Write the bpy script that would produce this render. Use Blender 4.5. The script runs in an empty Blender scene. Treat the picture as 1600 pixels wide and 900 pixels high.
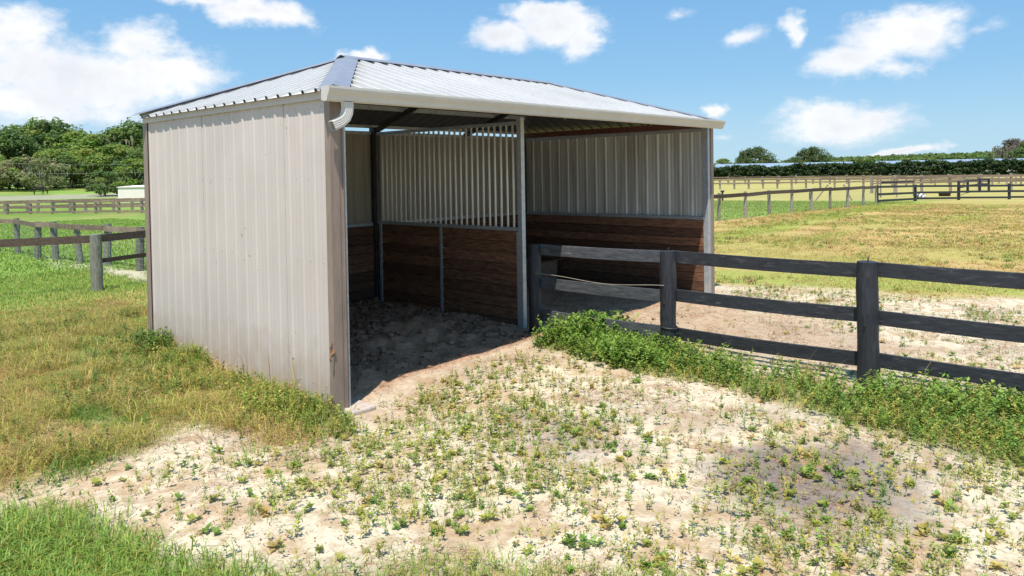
import bpy, bmesh, math, random
import numpy as np
from mathutils import Vector, Matrix

sc = bpy.context.scene
COL = sc.collection
rnd = random.Random(7)
rng = np.random.default_rng(11)

# ------------------------------------------------------------------ camera
CAM = np.array([-4.0835, -5.9983, 2.2])
PITCH, ROLL, YAW = -0.022266, -0.016024, 0.735157
FPX, PCX, PCY = 1150.15, 800.0, 296.74
_d = np.array([math.cos(PITCH)*math.cos(YAW), math.cos(PITCH)*math.sin(YAW), math.sin(PITCH)])
_r = np.array([math.sin(YAW), -math.cos(YAW), 0.0]); _u = np.cross(_r, _d)
_c, _s = math.cos(ROLL), math.sin(ROLL)
CR, CU, CD = _c*_r+_s*_u, -_s*_r+_c*_u, _d
cd = bpy.data.cameras.new('camera'); cam = bpy.data.objects.new('camera', cd); COL.objects.link(cam)
M = Matrix(((CR[0], CU[0], -CD[0], CAM[0]), (CR[1], CU[1], -CD[1], CAM[1]), (CR[2], CU[2], -CD[2], CAM[2]), (0, 0, 0, 1)))
cam.matrix_world = M
cd.sensor_fit = 'HORIZONTAL'; cd.sensor_width = 36.0
cd.lens = FPX/1600*36.0
cd.shift_y = -(450-PCY)/1600
cd.clip_start = 0.1; cd.clip_end = 9000
sc.camera = cam

# ------------------------------------------------------------------ light, sky, exposure
sc.view_settings.view_transform = 'Standard'
sc.view_settings.look = 'None'
sc.view_settings.exposure = 0.42
sc.view_settings.gamma = 1.0
sc.view_settings.use_curve_mapping = False
sc.cycles.use_denoising = True
sc.cycles.max_bounces = 6
sc.cycles.diffuse_bounces = 4
sc.cycles.transparent_max_bounces = 8
SUNV = np.array([-0.37, -0.21, 1.0]); SUNV /= np.linalg.norm(SUNV)
SEL = math.asin(SUNV[2]); SROT = math.atan2(SUNV[0], SUNV[1])
SKY_STRENGTH = 0.084
sl = bpy.data.lights.new('sun', 'SUN'); so = bpy.data.objects.new('sun', sl); COL.objects.link(so)
sl.energy = 4.7; sl.angle = math.radians(0.5); sl.color = (1.0, 0.94, 0.83)
so.rotation_euler = Vector(tuple(SUNV)).to_track_quat('Z', 'Y').to_euler()
so.location = (0, 0, 30)


def ray(px, py):
    return CD+(px-PCX)/FPX*CR+(PCY-py)/FPX*CU


world = bpy.data.worlds.new('World'); sc.world = world; world.use_nodes = True


def build_sky():
    nt = world.node_tree; N = nt.nodes; L = nt.links; N.clear()
    out = N.new('ShaderNodeOutputWorld'); bg = N.new('ShaderNodeBackground')
    bg.inputs['Strength'].default_value = SKY_STRENGTH
    sky = N.new('ShaderNodeTexSky'); sky.sky_type = 'NISHITA'; sky.sun_disc = False
    sky.sun_elevation = SEL; sky.sun_rotation = SROT
    sky.air_density = 1.0; sky.dust_density = 0.6; sky.ozone_density = 2.0
    hs = N.new('ShaderNodeHueSaturation'); hs.inputs['Saturation'].default_value = 1.12
    hs.inputs['Value'].default_value = 1.0
    L.new(sky.outputs[0], hs.inputs['Color'])
    gz = N.new('ShaderNodeMapRange'); gz.inputs['From Min'].default_value = 0.0; gz.inputs['From Max'].default_value = 0.30
    tc = N.new('ShaderNodeTexCoord')
    sep = N.new('ShaderNodeSeparateXYZ'); L.new(tc.outputs['Generated'], sep.inputs[0])
    at = N.new('ShaderNodeMath'); at.operation = 'ARCTAN2'; L.new(sep.outputs[1], at.inputs[0]); L.new(sep.outputs[0], at.inputs[1])
    asn = N.new('ShaderNodeMath'); asn.operation = 'ARCSINE'; L.new(sep.outputs[2], asn.inputs[0])
    cmb = N.new('ShaderNodeCombineXYZ'); L.new(at.outputs[0], cmb.inputs[0]); L.new(asn.outputs[0], cmb.inputs[1])
    L.new(asn.outputs[0], gz.inputs['Value'])
    gr = N.new('ShaderNodeValToRGB'); L.new(gz.outputs[0], gr.inputs[0])
    gr.color_ramp.elements[0].color = (4.5, 7.0, 8.7, 1); gr.color_ramp.elements[1].color = (1.55, 4.1, 7.7, 1)
    e_ = gr.color_ramp.elements.new(.4); e_.color = (2.75, 5.45, 8.3, 1)
    sm_ = N.new('ShaderNodeMix'); sm_.data_type = 'RGBA'; sm_.inputs[0].default_value = .8
    L.new(hs.outputs[0], sm_.inputs[6]); L.new(gr.outputs[0], sm_.inputs[7])
    # domain warp
    n1 = N.new('ShaderNodeTexNoise'); n1.inputs['Scale'].default_value = 9; n1.inputs['Detail'].default_value = 5
    n1.inputs['Roughness'].default_value = 0.6; L.new(cmb.outputs[0], n1.inputs['Vector'])
    v1 = N.new('ShaderNodeVectorMath'); v1.operation = 'SUBTRACT'; L.new(n1.outputs['Color'], v1.inputs[0]); v1.inputs[1].default_value = (.5, .5, .5)
    v2 = N.new('ShaderNodeVectorMath'); v2.operation = 'MULTIPLY'; L.new(v1.outputs[0], v2.inputs[0]); v2.inputs[1].default_value = (.11, .06, 0)
    v3 = N.new('ShaderNodeVectorMath'); v3.operation = 'ADD'; L.new(cmb.outputs[0], v3.inputs[0]); L.new(v2.outputs[0], v3.inputs[1])
    # cloud banks: compass bearing / elevation of each puff, half widths in px of a 1150 px lens, strength
    puffs = [(50, 105, 95, 55, .9), (-40, 80, 85, 60, .9), (150, 128, 125, 62, 1), (240, 112, 95, 52, .9), (205, 65, 60, 34, .85), (60, 160, 190, 52, .9), (310, 122, 55, 28, .6),
             (20, 40, 70, 40, .9), (390, 22, 90, 27, 1), (440, 25, 50, 22, 1), (320, 4, 80, 16, .9), (565, 90, 40, 16, 1), (518, 92, 24, 16, .7),
             (800, 52, 65, 30, 1), (870, 38, 85, 40, 1), (850, 12, 80, 20, 1), (905, 62, 40, 28, .9), (1160, 58, 48, 18, .8), (1238, 50, 20, 30, .75),
             (1410, 55, 90, 38, .95), (1330, 98, 75, 30, .95), (1440, 25, 70, 30, .6), (1400, 105, 40, 18, .6), (1315, 188, 112, 34, 1), (1260, 185, 60, 26, .8), (1370, 175, 60, 22, .8),
             (1108, 182, 26, 14, .8), (1425, 234, 46, 9, 1), (1385, 238, 30, 6, .8), (1545, 45, 40, 16, .4), (1060, 12, 40, 14, .4), (1130, 215, 30, 10, .3),
             (-300, 60, 200, 120, 1), (-700, 100, 240, 90, .9), (1900, 100, 160, 70, .8), (2400, 40, 220, 100, .9), (700, -250, 180, 60, .8), (200, -300, 220, 90, .9), (1300, -260, 180, 70, .8)]
    mx = None
    for (px, py, rx, ry, w) in puffs:
        v = ray(px, py); n = np.linalg.norm(v)
        u0 = math.atan2(v[1], v[0]); e0 = math.asin(v[2]/n)
        a = N.new('ShaderNodeVectorMath'); a.operation = 'SUBTRACT'; L.new(v3.outputs[0], a.inputs[0]); a.inputs[1].default_value = (u0, e0, 0)
        b = N.new('ShaderNodeVectorMath'); b.operation = 'MULTIPLY'; L.new(a.outputs[0], b.inputs[0]); b.inputs[1].default_value = (FPX/rx, FPX/ry, 0)
        l = N.new('ShaderNodeVectorMath'); l.operation = 'LENGTH'; L.new(b.outputs[0], l.inputs[0])
        m = N.new('ShaderNodeMath'); m.operation = 'MULTIPLY_ADD'; L.new(l.outputs['Value'], m.inputs[0]); m.inputs[1].default_value = -w; m.inputs[2].default_value = 1.15*w
        if mx is None: mx = m
        else:
            k = N.new('ShaderNodeMath'); k.operation = 'SMOOTH_MAX'; k.inputs[2].default_value = 0.25
            L.new(mx.outputs[0], k.inputs[0]); L.new(m.outputs[0], k.inputs[1]); mx = k
    n2 = N.new('ShaderNodeTexNoise'); n2.inputs['Scale'].default_value = 26; n2.inputs['Detail'].default_value = 9; n2.inputs['Roughness'].default_value = 0.62
    mp = N.new('ShaderNodeVectorMath'); mp.operation = 'MULTIPLY'; L.new(cmb.outputs[0], mp.inputs[0]); mp.inputs[1].default_value = (1, 1.7, 1)
    L.new(mp.outputs[0], n2.inputs['Vector'])
    q = N.new('ShaderNodeMath'); q.operation = 'MULTIPLY_ADD'; L.new(n2.outputs[0], q.inputs[0]); q.inputs[1].default_value = 1.1; q.inputs[2].default_value = -.62
    s = N.new('ShaderNodeMath'); s.operation = 'ADD'; L.new(mx.outputs[0], s.inputs[0]); L.new(q.outputs[0], s.inputs[1])
    mr = N.new('ShaderNodeMapRange'); mr.interpolation_type = 'SMOOTHSTEP'; L.new(s.outputs[0], mr.inputs['Value'])
    mr.inputs['From Min'].default_value = 0.0; mr.inputs['From Max'].default_value = 0.72
    # cloud tone: bright rim, faintly grey body
    cr = N.new('ShaderNodeValToRGB'); L.new(n1.outputs[0], cr.inputs[0])
    cr.color_ramp.elements[0].position = .36; cr.color_ramp.elements[0].color = (8.0, 8.3, 8.9, 1)
    cr.color_ramp.elements[1].position = .62; cr.color_ramp.elements[1].color = (9.8, 9.7, 9.6, 1)
    core = N.new('ShaderNodeMapRange'); L.new(s.outputs[0], core.inputs['Value']); core.inputs['From Min'].default_value = .55; core.inputs['From Max'].default_value = 1.25; core.inputs['To Max'].default_value = .75
    cmx = N.new('ShaderNodeMix'); cmx.data_type = 'RGBA'; L.new(core.outputs[0], cmx.inputs[0]); L.new(cr.outputs[0], cmx.inputs[6]); cmx.inputs[7].default_value = (7.3, 7.5, 7.9, 1)
    mix = N.new('ShaderNodeMix'); mix.data_type = 'RGBA'
    mf = N.new('ShaderNodeMath'); mf.operation = 'MULTIPLY'; L.new(mr.outputs[0], mf.inputs[0]); mf.inputs[1].default_value = .96
    L.new(mf.outputs[0], mix.inputs[0]); L.new(sm_.outputs[2], mix.inputs[6]); L.new(cmx.outputs[2], mix.inputs[7])
    L.new(mix.outputs[2], bg.inputs['Color']); L.new(bg.outputs[0], out.inputs['Surface'])


build_sky()

# ------------------------------------------------------------------ noise + terrain
def _hash(ix, iy, seed):
    h = (ix*374761393+iy*668265263+seed*974634521) & 0xFFFFFFFF
    h = ((h ^ (h >> 13))*1274126177) & 0xFFFFFFFF
    return ((h ^ (h >> 16)) & 0xFFFF)/65535.0


def vnoise(x, y, seed=0):
    x = np.asarray(x, float); y = np.asarray(y, float)
    ix = np.floor(x).astype(np.int64); iy = np.floor(y).astype(np.int64)
    fx = x-ix; fy = y-iy; fx = fx*fx*(3-2*fx); fy = fy*fy*(3-2*fy)
    a = _hash(ix, iy, seed); b = _hash(ix+1, iy, seed); c = _hash(ix, iy+1, seed); d = _hash(ix+1, iy+1, seed)
    return (a*(1-fx)+b*fx)*(1-fy)+(c*(1-fx)+d*fx)*fy


def fbm(x, y, scale, seed=0, octv=4):
    t = 0; amp = .5; s = scale; tot = 0
    for o in range(octv):
        t = t+amp*vnoise(np.asarray(x)*s, np.asarray(y)*s, seed+o*17); tot += amp; amp *= .5; s *= 2.03
    return t/tot


def sstep(a, b, x):
    t = np.clip((x-a)/(b-a), 0, 1); return t*t*(3-2*t)


def base_terrain(x, y):
    x = np.asarray(x, float); y = np.asarray(y, float)
    dx = x-CAM[0]; dy = y-CAM[1]; d = np.hypot(dx, dy)
    az = np.arctan2(dy, dx)
    left = sstep(.85, 1.1, az)*sstep(2.6, 2.2, az)
    z = -.42*sstep(40, 75, d)*sstep(150, 105, d)
    z = z+left*sstep(125, 230, d)*1.9+left*sstep(230, 900, d)*9
    z = z+sstep(260, 700, d)*4*(1-left)
    # eroded dip by the near corner post
    z = z-.10*np.exp(-(((x-.2)/1.1)**2+((y+.45)/.7)**2))
    z = z-.05*np.exp(-(((x+.3)/1.2)**2+((y-1.5)/2.5)**2))
    # sand heap by the stall post, rise at the right post
    z = z+.07*np.exp(-(((x-3.4)/.7)**2+((y+.3)/.8)**2))
    z = z+.06*np.exp(-(((x-7.7)/1.5)**2+((y-.2)/1.2)**2))
    return z


def ground_at(px, py):
    v = ray(px, py); t = np.geomspace(2, 1500, 6000)
    P = CAM[None]+t[:, None]*v[None]
    g = P[:, 2]-base_terrain(P[:, 0], P[:, 1])
    i = np.argmax(g < 0)
    if g[i] >= 0: i = len(t)-1
    f = g[i-1]/(g[i-1]-g[i]); tt = t[i-1]+f*(t[i]-t[i-1])
    p = CAM+tt*v
    return p


def at_dist(px, d):
    v = ray(px, 270); h = v[:2]/np.linalg.norm(v[:2]); p = CAM[:2]+h*d
    return np.array([p[0], p[1], float(base_terrain(p[0], p[1]))])


def poly(pix):
    return np.array([ground_at(*q)[:2] for q in pix])


def poly_sd(P, x, y):
    """signed distance (positive inside) from points to polygon"""
    x = np.asarray(x, float); y = np.asarray(y, float)
    inside = np.zeros(x.shape, bool); dist = np.full(x.shape, 1e9)
    n = len(P)
    for i in range(n):
        x0, y0 = P[i]; x1, y1 = P[(i+1) % n]
        c = ((y0 > y) != (y1 > y)) & (x < (x1-x0)*(y-y0)/((y1-y0) if y1 != y0 else 1e-9)+x0)
        inside ^= c
        ex, ey = x1-x0, y1-y0; L2 = ex*ex+ey*ey+1e-12
        t = np.clip(((x-x0)*ex+(y-y0)*ey)/L2, 0, 1)
        dist = np.minimum(dist, np.hypot(x-x0-t*ex, y-y0-t*ey))
    return np.where(inside, dist, -dist)


SHW, SHD = 7.69, 4.32
Z_WEEDL = poly([(-260, 520), (0, 470), (110, 452), (232, 436), (238, 515), (525, 642), (535, 668), (440, 688), (335, 668), (290, 670), (220, 708), (120, 735), (0, 765), (-300, 830)])
Z_FRONTG = poly([(-300, 850), (0, 802), (60, 803), (130, 804), (200, 822), (260, 838), (300, 862), (400, 882), (430, 905), (420, 1000), (-300, 1100)])
Z_FRONTG2 = poly([(420, 890), (560, 875), (700, 870), (800, 876), (1000, 884), (1050, 900), (1100, 960), (420, 960)])
Z_FENCEW = poly([(822, 528), (848, 516), (900, 512), (960, 518), (1010, 534), (1052, 558), (1045, 582), (960, 577), (890, 554), (835, 542)])
Z_FENCEW2 = poly([(1040, 548), (1130, 578), (1200, 588), (1350, 612), (1600, 628), (1900, 670), (1900, 830), (1600, 735), (1480, 698), (1340, 668), (1250, 640), (1130, 604), (1045, 584)])
Z_DAMP = poly([(1120, 705), (1230, 688), (1330, 688), (1385, 728), (1400, 790), (1330, 835), (1210, 812), (1120, 770)])
Z_DAMP2 = poly([(780, 635), (960, 655), (1000, 700), (900, 730), (790, 705)])
Z_TRAMP = poly([(860, 505), (850, 470), (1100, 452), (1180, 478), (1300, 505), (1400, 540), (1340, 580), (1060, 548), (990, 510)])
Z_GREENL = poly([(-600, 560), (0, 480), (60, 468), (140, 446), (232, 428), (236, 408), (170, 402), (90, 394), (0, 388), (-600, 390)])
Z_LANE = poly([(70, 402), (120, 410), (236, 424), (236, 442), (160, 424), (90, 416)])
Z_MID = poly([(560, 650), (690, 570), (850, 555), (1000, 600), (1060, 700), (1000, 810), (700, 830), (540, 760)])
Z_CLUST = poly([(1080, 700), (1200, 680), (1330, 740), (1430, 830), (1420, 900), (1250, 880), (1100, 800)])


def zones(x, y):
    """weights of ground cover at world points"""
    x = np.asarray(x, float); y = np.asarray(y, float)
    w = .35*(fbm(x, y, 1.6, 3)-.5)*2
    w2 = .55*(fbm(x, y, .7, 31)-.5)*2
    d = np.hypot(x-CAM[0], y-CAM[1])
    Z = {}
    Z['weedl'] = sstep(-.25, .3, poly_sd(Z_WEEDL, x, y)+w*.8)
    Z['frontg'] = sstep(-.12, .22, poly_sd(Z_FRONTG, x, y)+w*.6)
    Z['frontg2'] = sstep(-.2, .35, poly_sd(Z_FRONTG2, x, y)+w*.7)
    Z['fencew'] = sstep(-.1, .2, poly_sd(Z_FENCEW, x, y)+w*.4)
    Z['fencew2'] = sstep(-.18, .22, poly_sd(Z_FENCEW2, x, y)+w*.55)
    Z['damp'] = sstep(-.3, .35, poly_sd(Z_DAMP, x, y)+w*.9)
    Z['damp2'] = sstep(-.3, .35, poly_sd(Z_DAMP2, x, y)+w*1.0)
    Z['tramp'] = sstep(-.4, .5, poly_sd(Z_TRAMP, x, y)+w*1.2)
    Z['greenl'] = sstep(-.4, .5, poly_sd(Z_GREENL, x, y)+w*1.2)
    Z['lane'] = sstep(-.3, .4, poly_sd(Z_LANE, x, y)+w)
    ins = np.minimum(np.minimum(x+.02, SHW-x), np.minimum(y-.25, SHD-y))
    Z['shed'] = sstep(-.15, .1, ins+w*.5)
    # sand apron past the black fence ends where the paddock grass begins (a line through these two points)
    ax, ay = 8.6, .42; bx, by = 10.4, -4.2
    t = ((x-ax)*(by-ay)-(y-ay)*(bx-ax))/math.hypot(bx-ax, by-ay)
    Z['field'] = sstep(-.5, .8, -t+w2)*sstep(5.6, 7.6, x+w2)          # grass to the right of the sand
    back = sstep(4.2, 5.2, y+w2)
    leftout = sstep(.3, -.4, x+w*.5)*sstep(1.0, 2.5, y)
    Z['field'] = np.maximum(Z['field'], np.maximum(back, leftout*.0))
    Z['far'] = sstep(12, 16, d)*1.0
    return Z


PAST_AZ = None


def bands(x, y):
    """green strips between the tan windrows of the mown paddock"""
    s_ = y-.067*x+(fbm(x, y, .22, 21)-.5)*1.1
    b = np.exp(-((s_-3.75)/.75)**4)+.55*np.exp(-((s_+1.3)/.6)**2)*sstep(.35, .6, fbm(x, y, .3, 43))+.4*np.exp(-((s_-1.2)/.35)**2)*sstep(.4, .6, fbm(x, y, .3, 45))
    return np.clip(b, 0, 1)


def ground_color(x, y):
    Z = zones(x, y)
    d = np.hypot(x-CAM[0], y-CAM[1]); az = np.arctan2(y-CAM[1], x-CAM[0])
    n1 = fbm(x, y, 1.1, 5)[:, None]; n2 = fbm(x, y, 4.5, 9)[:, None]; n3 = fbm(x, y, .25, 13)[:, None]
    sand = np.array([.655, .56, .415])*(.86+.28*n1)
    brown = np.array([.42, .27, .15])
    sand = sand*(1-sstep(.5, .66, n2)*.6)+brown*sstep(.5, .66, n2)*.6
    gsoil = np.array([.36, .30, .25])
    sand = sand*(1-sstep(.52, .68, n1)*.4)+gsoil*sstep(.52, .68, n1)*.4
    col = sand
    n4 = fbm(x, y, .13, 27)[:, None]; n5 = sstep(.5, .68, fbm(x, y, .4, 29))[:, None]
    def over(c, wt):
        nonlocal col
        wt = np.asarray(wt)[:, None]; col = col*(1-wt)+np.asarray(c)*wt
    over([.215, .175, .165], Z['damp']*.95)
    over([.33, .275, .25], Z['damp2']*.8)
    over(np.array([.42, .305, .215])*(.8+.4*n2), Z['tramp']*.75)
    # near the eaves the soil stays pinkish brown
    over([.44, .33, .25], .55*np.exp(-((y+.25)/.5)**2)*sstep(-.2, .3, x)*sstep(4.2, 3.2, x))
    over(np.array([.36, .27, .13])*(.7+.6*n2), Z['weedl']*.85)
    over(np.array([.19, .23, .06])*(.8+.4*n2), Z['frontg'])
    over(np.array([.28, .22, .12]), Z['frontg2']*.55)
    over(np.array([.15, .17, .05]), Z['fencew']*.9)
    over(np.array([.25, .24, .09])*(.8+.4*n2), Z['fencew2']*.85)
    # paddock: mown hay, tan and green bands along the mower's path
    dirn = np.array([.96, .28]); perp = -dirn[1]*x+dirn[0]*y
    wob = (fbm(x, y, .18, 21)-.5)*2.0
    band = bands(x, y)[:, None]
    tan = np.array([.46, .32, .13])*(.82+.36*n2)
    grn = np.array([.31, .32, .08])*(.85+.3*n2)
    patch = sstep(.38, .62, fbm(x, y, .35, 41))[:, None]
    gm = np.clip(band*.85+patch*.52, 0, 1)
    mown = tan*(1-gm)+grn*gm
    over(mown, Z['field'])
    # greener rim next to the sand
    ax, ay = 8.6, .42; bx, by = 10.4, -4.2
    t = -((x-ax)*(by-ay)-(y-ay)*(bx-ax))/math.hypot(bx-ax, by-ay)
    over(np.array([.27, .33, .07])*(.85+.3*n2), np.clip(sstep(.2, .9, t)*sstep(3.4, 2.0, t)*.75, 0, 1)*sstep(5.6, 7.6, x)*sstep(.9, .6, az))
    # pasture beyond the post-and-wire fence and behind the shelter
    ry = 8.8-(x-25.6)*.07
    lawn = sstep(-.4, .6, (y-ry))*sstep(8, 14, x)
    lawng = (np.array([.20, .30, .06])*(1-n5*.5)+np.array([.34, .30, .11])*n5*.5)*(.65+.7*n4)*(.85+.3*n2)
    over(lawng, lawn)
    lefty = sstep(.86, .95, az)*sstep(8.5, 10.5, y)
    lg = (np.array([.185, .285, .055])*(1-n5*.55)+np.array([.33, .30, .11])*n5*.55)*(.65+.7*n4)*(.85+.3*n2)
    over(lg, lefty)
    # the far paddock on the right is drier
    fr = sstep(56, 66, d)*sstep(.86, .8, az)
    over(np.array([.42, .36, .135])*(.9+.2*n3), fr*.9)
    over(np.array([.19, .29, .055])*(.8+.4*n2), Z['greenl']*.95)
    over(np.array([.55, .47, .38]), Z['lane']*.8)
    # grey track far left
    trk = sstep(118, 122, d)*sstep(140, 134, d)*sstep(.95, 1.0, az)
    over([.33, .30, .25], trk*.8)
    over(np.array([.47, .285, .185])*(.35+1.3*n2), Z['shed']*sstep(3.9, 3.5, x))
    over(np.array([.44, .29, .195])*(.5+1.0*n2), Z['shed']*sstep(3.5, 3.9, x)*.9)
    return np.clip(col, .01, .9), Z


# ------------------------------------------------------------------ materials
def newmat(name):
    m = bpy.data.materials.new(name); m.use_nodes = True
    nt = m.node_tree; b = nt.nodes['Principled BSDF']
    return m, nt, b


def node(nt, t, **kw):
    n = nt.nodes.new(t)
    for k, v in kw.items():
        if hasattr(n, k): setattr(n, k, v)
        else: n.inputs[k].default_value = v
    return n


def noise_mat(name, c1, c2, scale=6, rough=.7, metal=0, bump=.2, stretch=(1, 1, 1), lo=.35, hi=.65, detail=5, c3=None, scale3=1.5, rndamt=0, bdist=.01, lo3=.55, hi3=.75, spec=None):
    m, nt, b = newmat(name); L = nt.links
    tc = node(nt, 'ShaderNodeTexCoord'); mp = node(nt, 'ShaderNodeMapping'); mp.inputs['Scale'].default_value = stretch
    L.new(tc.outputs['Object'], mp.inputs[0])
    at = node(nt, 'ShaderNodeAttribute'); at.attribute_name = 'rnd'
    # shift pattern per board
    sh = node(nt, 'ShaderNodeVectorMath', operation='SCALE'); L.new(mp.outputs[0], sh.inputs[0]); sh.inputs['Scale'].default_value = 1
    ad = node(nt, 'ShaderNodeVectorMath', operation='ADD'); L.new(mp.outputs[0], ad.inputs[0])
    sm = node(nt, 'ShaderNodeMath', operation='MULTIPLY'); L.new(at.outputs['Fac'], sm.inputs[0]); sm.inputs[1].default_value = 37.0
    L.new(sm.outputs[0], ad.inputs[1])
    n = node(nt, 'ShaderNodeTexNoise'); n.inputs['Scale'].default_value = scale; n.inputs['Detail'].default_value = detail; n.inputs['Roughness'].default_value = .65
    L.new(ad.outputs[0], n.inputs['Vector'])
    cr = node(nt, 'ShaderNodeValToRGB'); L.new(n.outputs[0], cr.inputs[0])
    cr.color_ramp.elements[0].position = lo; cr.color_ramp.elements[1].position = hi
    cr.color_ramp.elements[0].color = (*c1, 1); cr.color_ramp.elements[1].color = (*c2, 1)
    col = cr.outputs[0]
    if c3 is not None:
        n3 = node(nt, 'ShaderNodeTexNoise'); n3.inputs['Scale'].default_value = scale3; n3.inputs['Detail'].default_value = 6; n3.inputs['Roughness'].default_value = .7
        L.new(ad.outputs[0], n3.inputs['Vector'])
        mr = node(nt, 'ShaderNodeMapRange'); L.new(n3.outputs[0], mr.inputs[0]); mr.inputs[1].default_value = lo3; mr.inputs[2].default_value = hi3
        mx = node(nt, 'ShaderNodeMix', data_type='RGBA'); L.new(mr.outputs[0], mx.inputs[0]); L.new(col, mx.inputs[6]); mx.inputs[7].default_value = (*c3, 1)
        col = mx.outputs[2]
    if rndamt:
        mr2 = node(nt, 'ShaderNodeMapRange'); L.new(at.outputs['Fac'], mr2.inputs[0]); mr2.inputs[3].default_value = 1-rndamt; mr2.inputs[4].default_value = 1+rndamt
        hv = node(nt, 'ShaderNodeHueSaturation'); L.new(col, hv.inputs['Color']); L.new(mr2.outputs[0], hv.inputs['Value']); col = hv.outputs[0]
    L.new(col, b.inputs['Base Color'])
    b.inputs['Roughness'].default_value = rough; b.inputs['Metallic'].default_value = metal
    if spec is not None: b.inputs['Specular IOR Level'].default_value = spec
    if bump:
        bp = node(nt, 'ShaderNodeBump'); bp.inputs['Strength'].default_value = bump; bp.inputs['Distance'].default_value = bdist
        L.new(n.outputs[0], bp.inputs['Height']); L.new(bp.outputs[0], b.inputs['Normal'])
    return m


def sheet_mat(name, base, streak, speck, rough=.45, metal=0.0, streak_amt=.5, speck_scale=7, lo=.62, mud=None, spec=.4):
    """painted sheet metal: vertical water streaks, scratches and small rust or dirt specks"""
    m, nt, b = newmat(name); L = nt.links
    tc = node(nt, 'ShaderNodeTexCoord')
    mp = node(nt, 'ShaderNodeMapping'); mp.inputs['Scale'].default_value = (9, 9, .55); L.new(tc.outputs['Object'], mp.inputs[0])
    n = node(nt, 'ShaderNodeTexNoise'); n.inputs['Scale'].default_value = 1; n.inputs['Detail'].default_value = 4; L.new(mp.outputs[0], n.inputs['Vector'])
    mr = node(nt, 'ShaderNodeMapRange'); L.new(n.outputs[0], mr.inputs[0]); mr.inputs[1].default_value = .4; mr.inputs[2].default_value = .75; mr.inputs[4].default_value = streak_amt
    mx = node(nt, 'ShaderNodeMix', data_type='RGBA'); L.new(mr.outputs[0], mx.inputs[0]); mx.inputs[6].default_value = (*base, 1); mx.inputs[7].default_value = (*streak, 1)
    n4 = node(nt, 'ShaderNodeTexNoise'); n4.inputs['Scale'].default_value = 1.1; n4.inputs['Detail'].default_value = 3; L.new(tc.outputs['Object'], n4.inputs['Vector'])
    mr4 = node(nt, 'ShaderNodeMapRange'); L.new(n4.outputs[0], mr4.inputs[0]); mr4.inputs[1].default_value = .3; mr4.inputs[2].default_value = .7; mr4.inputs[3].default_value = .93; mr4.inputs[4].default_value = 1.05
    hv = node(nt, 'ShaderNodeHueSaturation'); L.new(mx.outputs[2], hv.inputs['Color']); L.new(mr4.outputs[0], hv.inputs['Value'])
    n2 = node(nt, 'ShaderNodeTexNoise'); n2.inputs['Scale'].default_value = speck_scale; n2.inputs['Detail'].default_value = 3; L.new(tc.outputs['Object'], n2.inputs['Vector'])
    n5 = node(nt, 'ShaderNodeTexNoise'); n5.inputs['Scale'].default_value = 1.3; n5.inputs['Detail'].default_value = 2; L.new(tc.outputs['Object'], n5.inputs['Vector'])
    ad = node(nt, 'ShaderNodeMath', operation='MULTIPLY_ADD'); L.new(n5.outputs[0], ad.inputs[0]); ad.inputs[1].default_value = .25; L.new(n2.outputs[0], ad.inputs[2])
    mr2 = node(nt, 'ShaderNodeMapRange'); L.new(ad.outputs[0], mr2.inputs[0]); mr2.inputs[1].default_value = lo+.17; mr2.inputs[2].default_value = lo+.21
    mx2 = node(nt, 'ShaderNodeMix', data_type='RGBA'); L.new(mr2.outputs[0], mx2.inputs[0]); L.new(hv.outputs[0], mx2.inputs[6]); mx2.inputs[7].default_value = (*speck, 1)
    col = mx2.outputs[2]
    if mud:
        sp = node(nt, 'ShaderNodeSeparateXYZ'); L.new(tc.outputs['Object'], sp.inputs[0])
        n6 = node(nt, 'ShaderNodeTexNoise'); n6.inputs['Scale'].default_value = 5; n6.inputs['Detail'].default_value = 6; L.new(tc.outputs['Object'], n6.inputs['Vector'])
        a6 = node(nt, 'ShaderNodeMath', operation='MULTIPLY_ADD'); L.new(n6.outputs[0], a6.inputs[0]); a6.inputs[1].default_value = -.9; L.new(sp.outputs[2], a6.inputs[2])
        m6 = node(nt, 'ShaderNodeMapRange'); L.new(a6.outputs[0], m6.inputs[0]); m6.inputs[1].default_value = .15; m6.inputs[2].default_value = -.35; m6.inputs[3].default_value = 0; m6.inputs[4].default_value = .55
        mx3 = node(nt, 'ShaderNodeMix', data_type='RGBA'); L.new(m6.outputs[0], mx3.inputs[0]); L.new(col, mx3.inputs[6]); mx3.inputs[7].default_value = (*mud, 1); col = mx3.outputs[2]
    L.new(col, b.inputs['Base Color'])
    b.inputs['Roughness'].default_value = rough; b.inputs['Metallic'].default_value = metal; b.inputs['Specular IOR Level'].default_value = spec
    bp = node(nt, 'ShaderNodeBump'); bp.inputs['Strength'].default_value = .25; bp.inputs['Distance'].default_value = .02; L.new(n4.outputs[0], bp.inputs['Height']); L.new(bp.outputs[0], b.inputs['Normal'])
    return m


def leaf_mat(name, trans=.35, rough=.55, sat=1.0, val=1.0):
    m, nt, b = newmat(name); L = nt.links
    at = node(nt, 'ShaderNodeAttribute'); at.attribute_name = 'tint'
    b.inputs['Roughness'].default_value = rough; b.inputs['Specular IOR Level'].default_value = .25
    L.new(at.outputs['Color'], b.inputs['Base Color'])
    tr = node(nt, 'ShaderNodeBsdfTranslucent')
    hv = node(nt, 'ShaderNodeHueSaturation'); L.new(at.outputs['Color'], hv.inputs['Color']); hv.inputs['Hue'].default_value = .485; hv.inputs['Value'].default_value = 1.3
    L.new(hv.outputs[0], tr.inputs['Color'])
    mx = node(nt, 'ShaderNodeMixShader'); mx.inputs[0].default_value = trans
    L.new(b.outputs[0], mx.inputs[1]); L.new(tr.outputs[0], mx.inputs[2])
    L.new(mx.outputs[0], nt.nodes['Material Output'].inputs['Surface'])
    return m


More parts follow.
